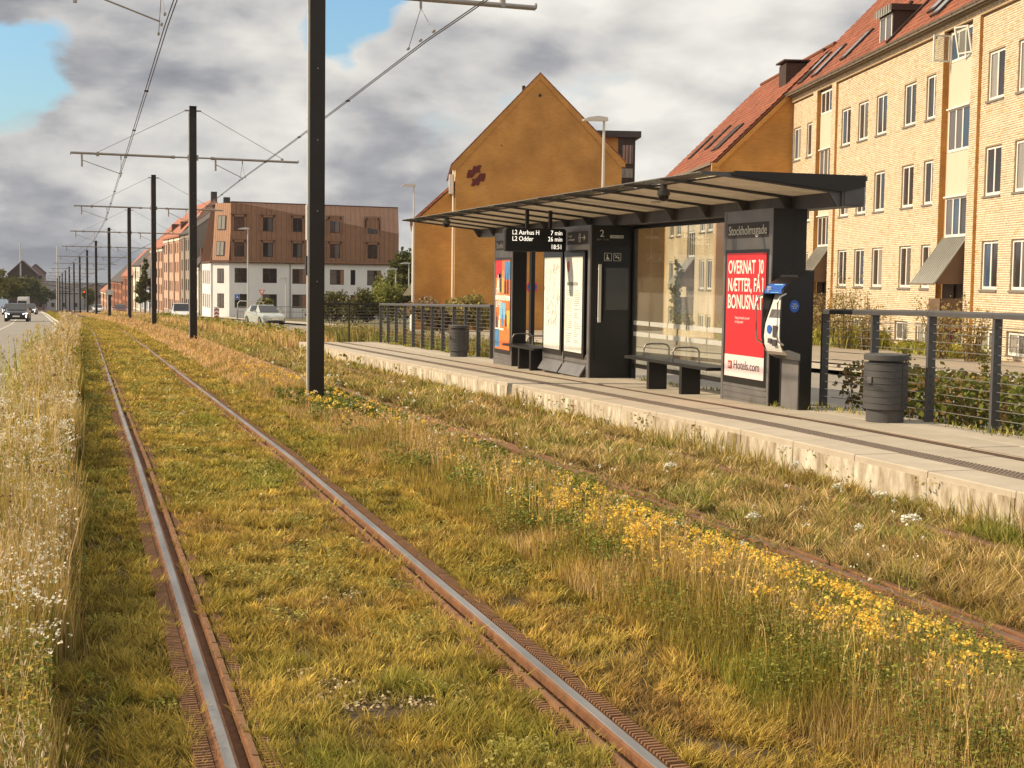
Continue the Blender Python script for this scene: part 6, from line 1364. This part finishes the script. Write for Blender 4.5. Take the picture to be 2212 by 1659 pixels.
# ================================================================ vehicles
def car(name,label,loc,rz,paint,L=4.4,W=1.8,H=1.46,estate=False,lights=True,group=None):
    t=thing(name,label,'car',loc,rz,group); b=MB(); hw=W/2
    # sections along y (front at -y): (y, half width, z bottom, z top)
    sec=[(-L/2,hw*.72,.38,.62),(-L/2+.12,hw*.90,.28,.74),(-L/2+.5,hw*.98,.22,.82),(-L/2+1.1,hw,.2,.92),(-.4,hw,.2,.96),(.9,hw,.2,.98),(L/2-.6,hw,.22,.99),(L/2-.15,hw*.95,.26,.96),(L/2,hw*.84,.36,.80)]
    vs=[]
    for y,w,zb,zt in sec: vs+=[(-w*.94,y,zb),(-w,y,(zb+zt)/2),(-w*.95,y,zt-.04),(-w*.78,y,zt),(w*.78,y,zt),(w*.95,y,zt-.04),(w,y,(zb+zt)/2),(w*.94,y,zb)]
    n=len(sec); fs=[(i*8+j,i*8+(j+1)%8,(i+1)*8+(j+1)%8,(i+1)*8+j) for i in range(n-1) for j in range(8)]+[tuple(range(8)),tuple((n-1)*8+j for j in range(7,-1,-1))]
    b.add(vs,fs)
    rl=L/2-.25 if estate else L/2-.75
    cab=[(-L/2+1.15,hw*.80,.93),(-L/2+1.95,hw*.66,H-.03),(-.1,hw*.67,H),(rl-.75,hw*.66,H-.04),(rl,hw*.80,.97)]
    vs=[]
    for y,w,z in cab: vs+=[(-w,y,z),(w,y,z)]
    k=len(b.v); 
    top=[(-c[1],c[0],c[2]) for c in cab]+[(c[1],c[0],c[2]) for c in cab]
    m_=5; fs=[(i,i+1,m_+i+1,m_+i) for i in range(4)]; base=[(-hw*.84,c[0],.93) for c in cab]+[(hw*.84,c[0],.93) for c in cab]
    b.add(top+base,[(1,2,m_+2,m_+1),(2,3,m_+3,m_+2)]+[(10+i,11+i,i+1,i) for i in range(4)]+[(15+i,16+i,m_+i+1,m_+i) for i in range(4)])
    b.build('body',M[paint],t,True)
    def inset(P,f=.10,off=.012):
        P=[Vector(p) for p in P]; c=sum(P,Vector())/len(P); nrm=(P[1]-P[0]).cross(P[2]-P[0]).normalized()
        if nrm.dot(c-Vector((0,0,.9)))<0: nrm=-nrm
        return [tuple(p.lerp(c,f)+nrm*off) for p in P]
    b=MB(); b.add(inset([top[0],top[1],top[6],top[5]]),[(0,1,2,3)]); b.add([top[0],top[1],top[6],top[5]],[(0,1,2,3)]); b.build('windscreen',M['car_glass'],t)
    b=MB(); b.add(inset([top[3],top[4],top[9],top[8]],.14),[(0,1,2,3)]); b.add([top[3],top[4],top[9],top[8]],[(0,1,2,3)],1); b.build('rear_window',[M['car_glass'],M[paint]],t)
    for s in (0,1):
        q=[top[5*s+1],top[5*s+2],top[5*s+3],base[5*s+3],base[5*s+1]]; b=MB(); b.add(inset(q,.12),[tuple(range(5))]); b.build('side_window',M['car_glass'],t)
    for sx in (-1,1):
        for y in (-L/2+.85,L/2-.85):
            b=MB(); b.tube([(sx*(hw-.22),y,.32),(sx*(hw+.005),y,.32)],.32,18); wv=b.build('wheel',M['tyre'],t,True); b=MB(); b.tube([(sx*(hw+.0),y,.32),(sx*(hw+.012),y,.32)],.2,12); b.build('rim',M['galv'],wv)
        b=MB(); b.add([(sx*hw*.55,-L/2-.01,.60),(sx*hw*.90,-L/2+.14,.62),(sx*hw*.93,-L/2+.16,.74),(sx*hw*.55,-L/2+.0,.70)],[(0,1,2,3)]); b.box(min(sx*hw*.80,sx*hw*.86),max(sx*hw*.80,sx*hw*.86),-L/2-.02,-L/2+.1,.36,.60); b.build('headlight',M['lamp_on'] if lights else M['stainless'],t)
        b=MB(); b.box(min(sx*hw*.60,sx*hw*.93),max(sx*hw*.60,sx*hw*.93),L/2-.10,L/2+.006,.72,.86); b.build('tail_light',M['lamp_red'],t)
        b=MB(); b.box(min(sx*(hw*.95),sx*(hw+.17)),max(sx*(hw*.95),sx*(hw+.17)),-L/2+1.55,-L/2+1.67,.93,1.06); b.build('mirror',M[paint],t)
    b=MB(); b.box(-.26,.26,-L/2-.03,-L/2+.0,.42,.53); b.box(-.26,.26,L/2+.0,L/2+.02,.58,.69); b.build('number_plate',M['print_white'],t)
    b=MB(); b.box(-hw*.6,hw*.6,-L/2-.015,-L/2+.05,.30,.40); b.box(-hw*.8,hw*.8,L/2-.05,L/2+.012,.30,.46); b.build('bumper_insert',M['black'],t)
    return t
def rd(y): return float(zg(y))-.056
car('approaching_car','black car with bright daytime lights coming towards the camera',(-5.0,121,rd(121)),math.radians(-1),'car_black',group='cars on the left road')
car('approaching_car','dark car half hidden behind the black one on its left',(-9.0,196,rd(196)),math.radians(-2),'car_grey',group='cars on the left road')
car('approaching_car','dark grey car right behind the black one',(-6.9,205,rd(205)),math.radians(-2),'car_grey',group='cars on the left road')
car('white_car','white car seen from behind between the second and third masts',(7.9,124,rd(124)),math.radians(1),'car_white',H=1.55,estate=True,lights=False)
car('silver_car','pale silver green estate car seen from behind before the white building',(12.6,104.8,rd(104.8)),math.radians(13),'car_silver',estate=True,lights=False)
car('maroon_car','dark red car between the fourth and fifth masts',(4.9,206,rd(206)),0,'car_red',lights=False)
car('distant_white_car','small white parked car farther down the right hand street',(2.4,255,rd(255)),0,'car_white',lights=False)
t=thing('white_truck','white truck behind the approaching cars','truck',(-14.0,370,rd(370)),math.radians(-2))
b=MB(); b.box(-1.15,1.15,-3.2,-1.4,.5,2.7); b.build('cab',M['car_white'],t); b=MB(); b.box(-1.2,1.2,-1.3,4.5,.9,3.3); b.build('cargo_box',M['car_white'],t); b=MB(); b.box(-1.0,1.0,-3.24,-3.2,1.5,2.4); b.build('windscreen',M['car_glass'],t); b=MB(); b.box(-1.1,1.1,-3.25,-3.0,.4,.8); b.build('bumper',M['black'],t)
for sx in (-1,1):
    for y in (-2.4,3): b=MB(); b.tube([(sx*.9,y,.45),(sx*1.16,y,.45)],.45,14); b.build('wheel',M['tyre'],t)
    b=MB(); b.box(min(sx*.7,sx*1.05),max(sx*.7,sx*1.05),-3.27,-3.2,.7,.85); b.build('headlight',M['lamp_on'],t)
# ================================================================ street furniture
def lamp(label,x,y,H,arm=-1):
    t=thing('street_lamp',label,'street lamp',(x,y,float(zg(y))-.05),0,'white street lamps')
    b=MB(); b.tube([(0,0,0),(0,0,H*.3),(0,0,H)],[.085,.07,.045],10); b.build('pole',M['white_pole'],t,True)
    b=MB(); b.prism([(0.12,H-.03),(.10,H+.10),(-.25,H+.14),(-.62,H+.08),(-.82,H-.0),(-.80,H-.05)],'y',-.13,.13); b.build('lamp_head',M['white_pole'],t)
    return t
lamp('white street lamp rising behind the shelter canopy before the orange gable',18.35,50,8.35); lamp('white street lamp at the left edge of the orange wing',19.75,87.8,8.9); lamp('white street lamp in front of the copper roofed building',13.9,128,8.1); lamp('shorter white lamp before the dark tree',30.6,138,5.6)
lamp('small white lamp before the left part of the white facade',20.2,150,4.2); lamp('small white lamp among the flowering bushes',25.9,122,4.6)
t=thing('yield_sign','yield sign on a bent pole in front of the corner building','sign',(13.0,110,rd(110)))
b=MB(); b.tube([(-.35,0,0),(-.35,0,1.0),(-.2,0,1.5),(0,0,1.9),(0,0,2.5)],.035,6); b.build('pole',M['galv'],t); b=MB(); b.prism([(-.24,2.6),(.24,2.6),(0,2.1)],'y',-.05,-.02); b.build('sign_border',M['red_sign'],t); b=MB(); b.prism([(-.14,2.55),(.14,2.55),(0,2.24)],'y',-.07,-.05); b.build('sign_face',M['print_white'],t)
t=thing('street_railing','grey metal railing along the pavement before the white building','railing',(0,140,-2.65))
for i in range(9): x=14.2+i*1.05; b=MB(); b.box(x-.03,x+.03,-.03,.03,0,1.25); b.build('post',M['galv'],t)
for h in (.15,.7,1.22): b=MB(); b.box(14.2,22.6,-.02,.02,h,h+.05); b.build('rail',M['galv'],t)
b=MB(); [b.box(14.2+i*.15,14.2+i*.15+.02,-.01,.01,.2,1.2) for i in range(56)]; stuff(b.build('bars',M['galv'],t))
t=thing('curved_barrier','curved pale tube barrier left of the yield sign','barrier',(12.3,112,rd(112)))
b=MB(); b.tube([(-.9,0,0),(-.9,0,1.55),(-.75,0,1.75),(.95,0,1.70),(1.1,0,1.5),(1.1,0,0)],.04,6); b.build('tube_frame',M['white_pole'],t,True)
t=thing('no_parking_sign','round blue and red sign seen through the left glass bay','sign',(18.8,60,float(zg(60))-.05))
b=MB(); b.tube([(0,0,0),(0,0,2.9)],.035,6); b.build('pole',M['galv'],t); b=MB(); b.prism([(.27*math.cos(i*.393),2.35+.27*math.sin(i*.393)) for i in range(16)],'y',-.06,-.04); b.build('sign_rim',M['red_sign'],t); b=MB(); b.prism([(.21*math.cos(i*.393),2.35+.21*math.sin(i*.393)) for i in range(16)],'y',-.075,-.06); b.build('sign_face',M['blue_sign'],t)
b=MB(); b.lathe([(.09,0),(.09,.95),(.07,1.05),(0,1.08)],(0,0,0),12); o=b.build('bollard',M['print_white'],None,True); o.location=(14.9,66.5,float(zg(66.5))-.05); tag(o,'short white bollard behind the left platform fence','bollard')
t=thing('chevron_board','red and white chevron board at the corner of the white building','sign',(11.9,136,rd(136)))
b=MB(); b.box(-.24,.24,-.05,0,.1,1.25); b.build('board',M['print_white'],t); b=MB()
for k in range(3): z=.15+k*.34; b.prism([(-.22,z),(0,z+.16),(.22,z),(.22,z+.15),(0,z+.31),(-.22,z+.15)],'y',-.07,-.05)
b.build('chevrons',M['logo_red'],t)
b=MB(); b.box(0,.5,-.05,.05,1.9,2.5) ; o=b.build('mast_plate',M['print_white'],None); bpy.data.objects.remove(o)
# small box and dark sign plate on masts
for o_ in [q for q in C.objects if q.name.startswith('tram_mast')]:
    i=[k for k,y in enumerate(MY) if abs(y-o_.location.y)<.1][0]
    if i==0: b=MB(); b.box(-.16,-.12,-.07,.07,2.55,3.1); b.build('number_plate',M['white_pole'],o_); b=MB(); b.box(-.17,-.116,-.07,.07,2.0,2.30); b.build('dark_box',M['pole'],o_)
    if i==4: b=MB(); b.box(-.35,.30,-.17,-.14,2.2,2.65); b.build('sign_plate',M['white_pole'],o_)
# ================================================================ air
b=MB(); b.box(-21000,31000,-80,50500,-160,22); hz=b.build('haze',None); 
mh=bpy.data.materials.new('haze'); mh.use_nodes=True; t=mh.node_tree; t.nodes.clear(); o_=t.nodes.new('ShaderNodeOutputMaterial'); v_=t.nodes.new('ShaderNodeVolumePrincipled')
v_.inputs['Density'].default_value=.00014; v_.inputs['Color'].default_value=(.50,.56,.70,1); t.links.new(v_.outputs[0],o_.inputs['Volume'])
hz.data.materials.clear(); hz.data.materials.append(mh); stuff(hz,'thin pale haze in the air over the street and the far town','haze')
sc.cycles.volume_bounces=0
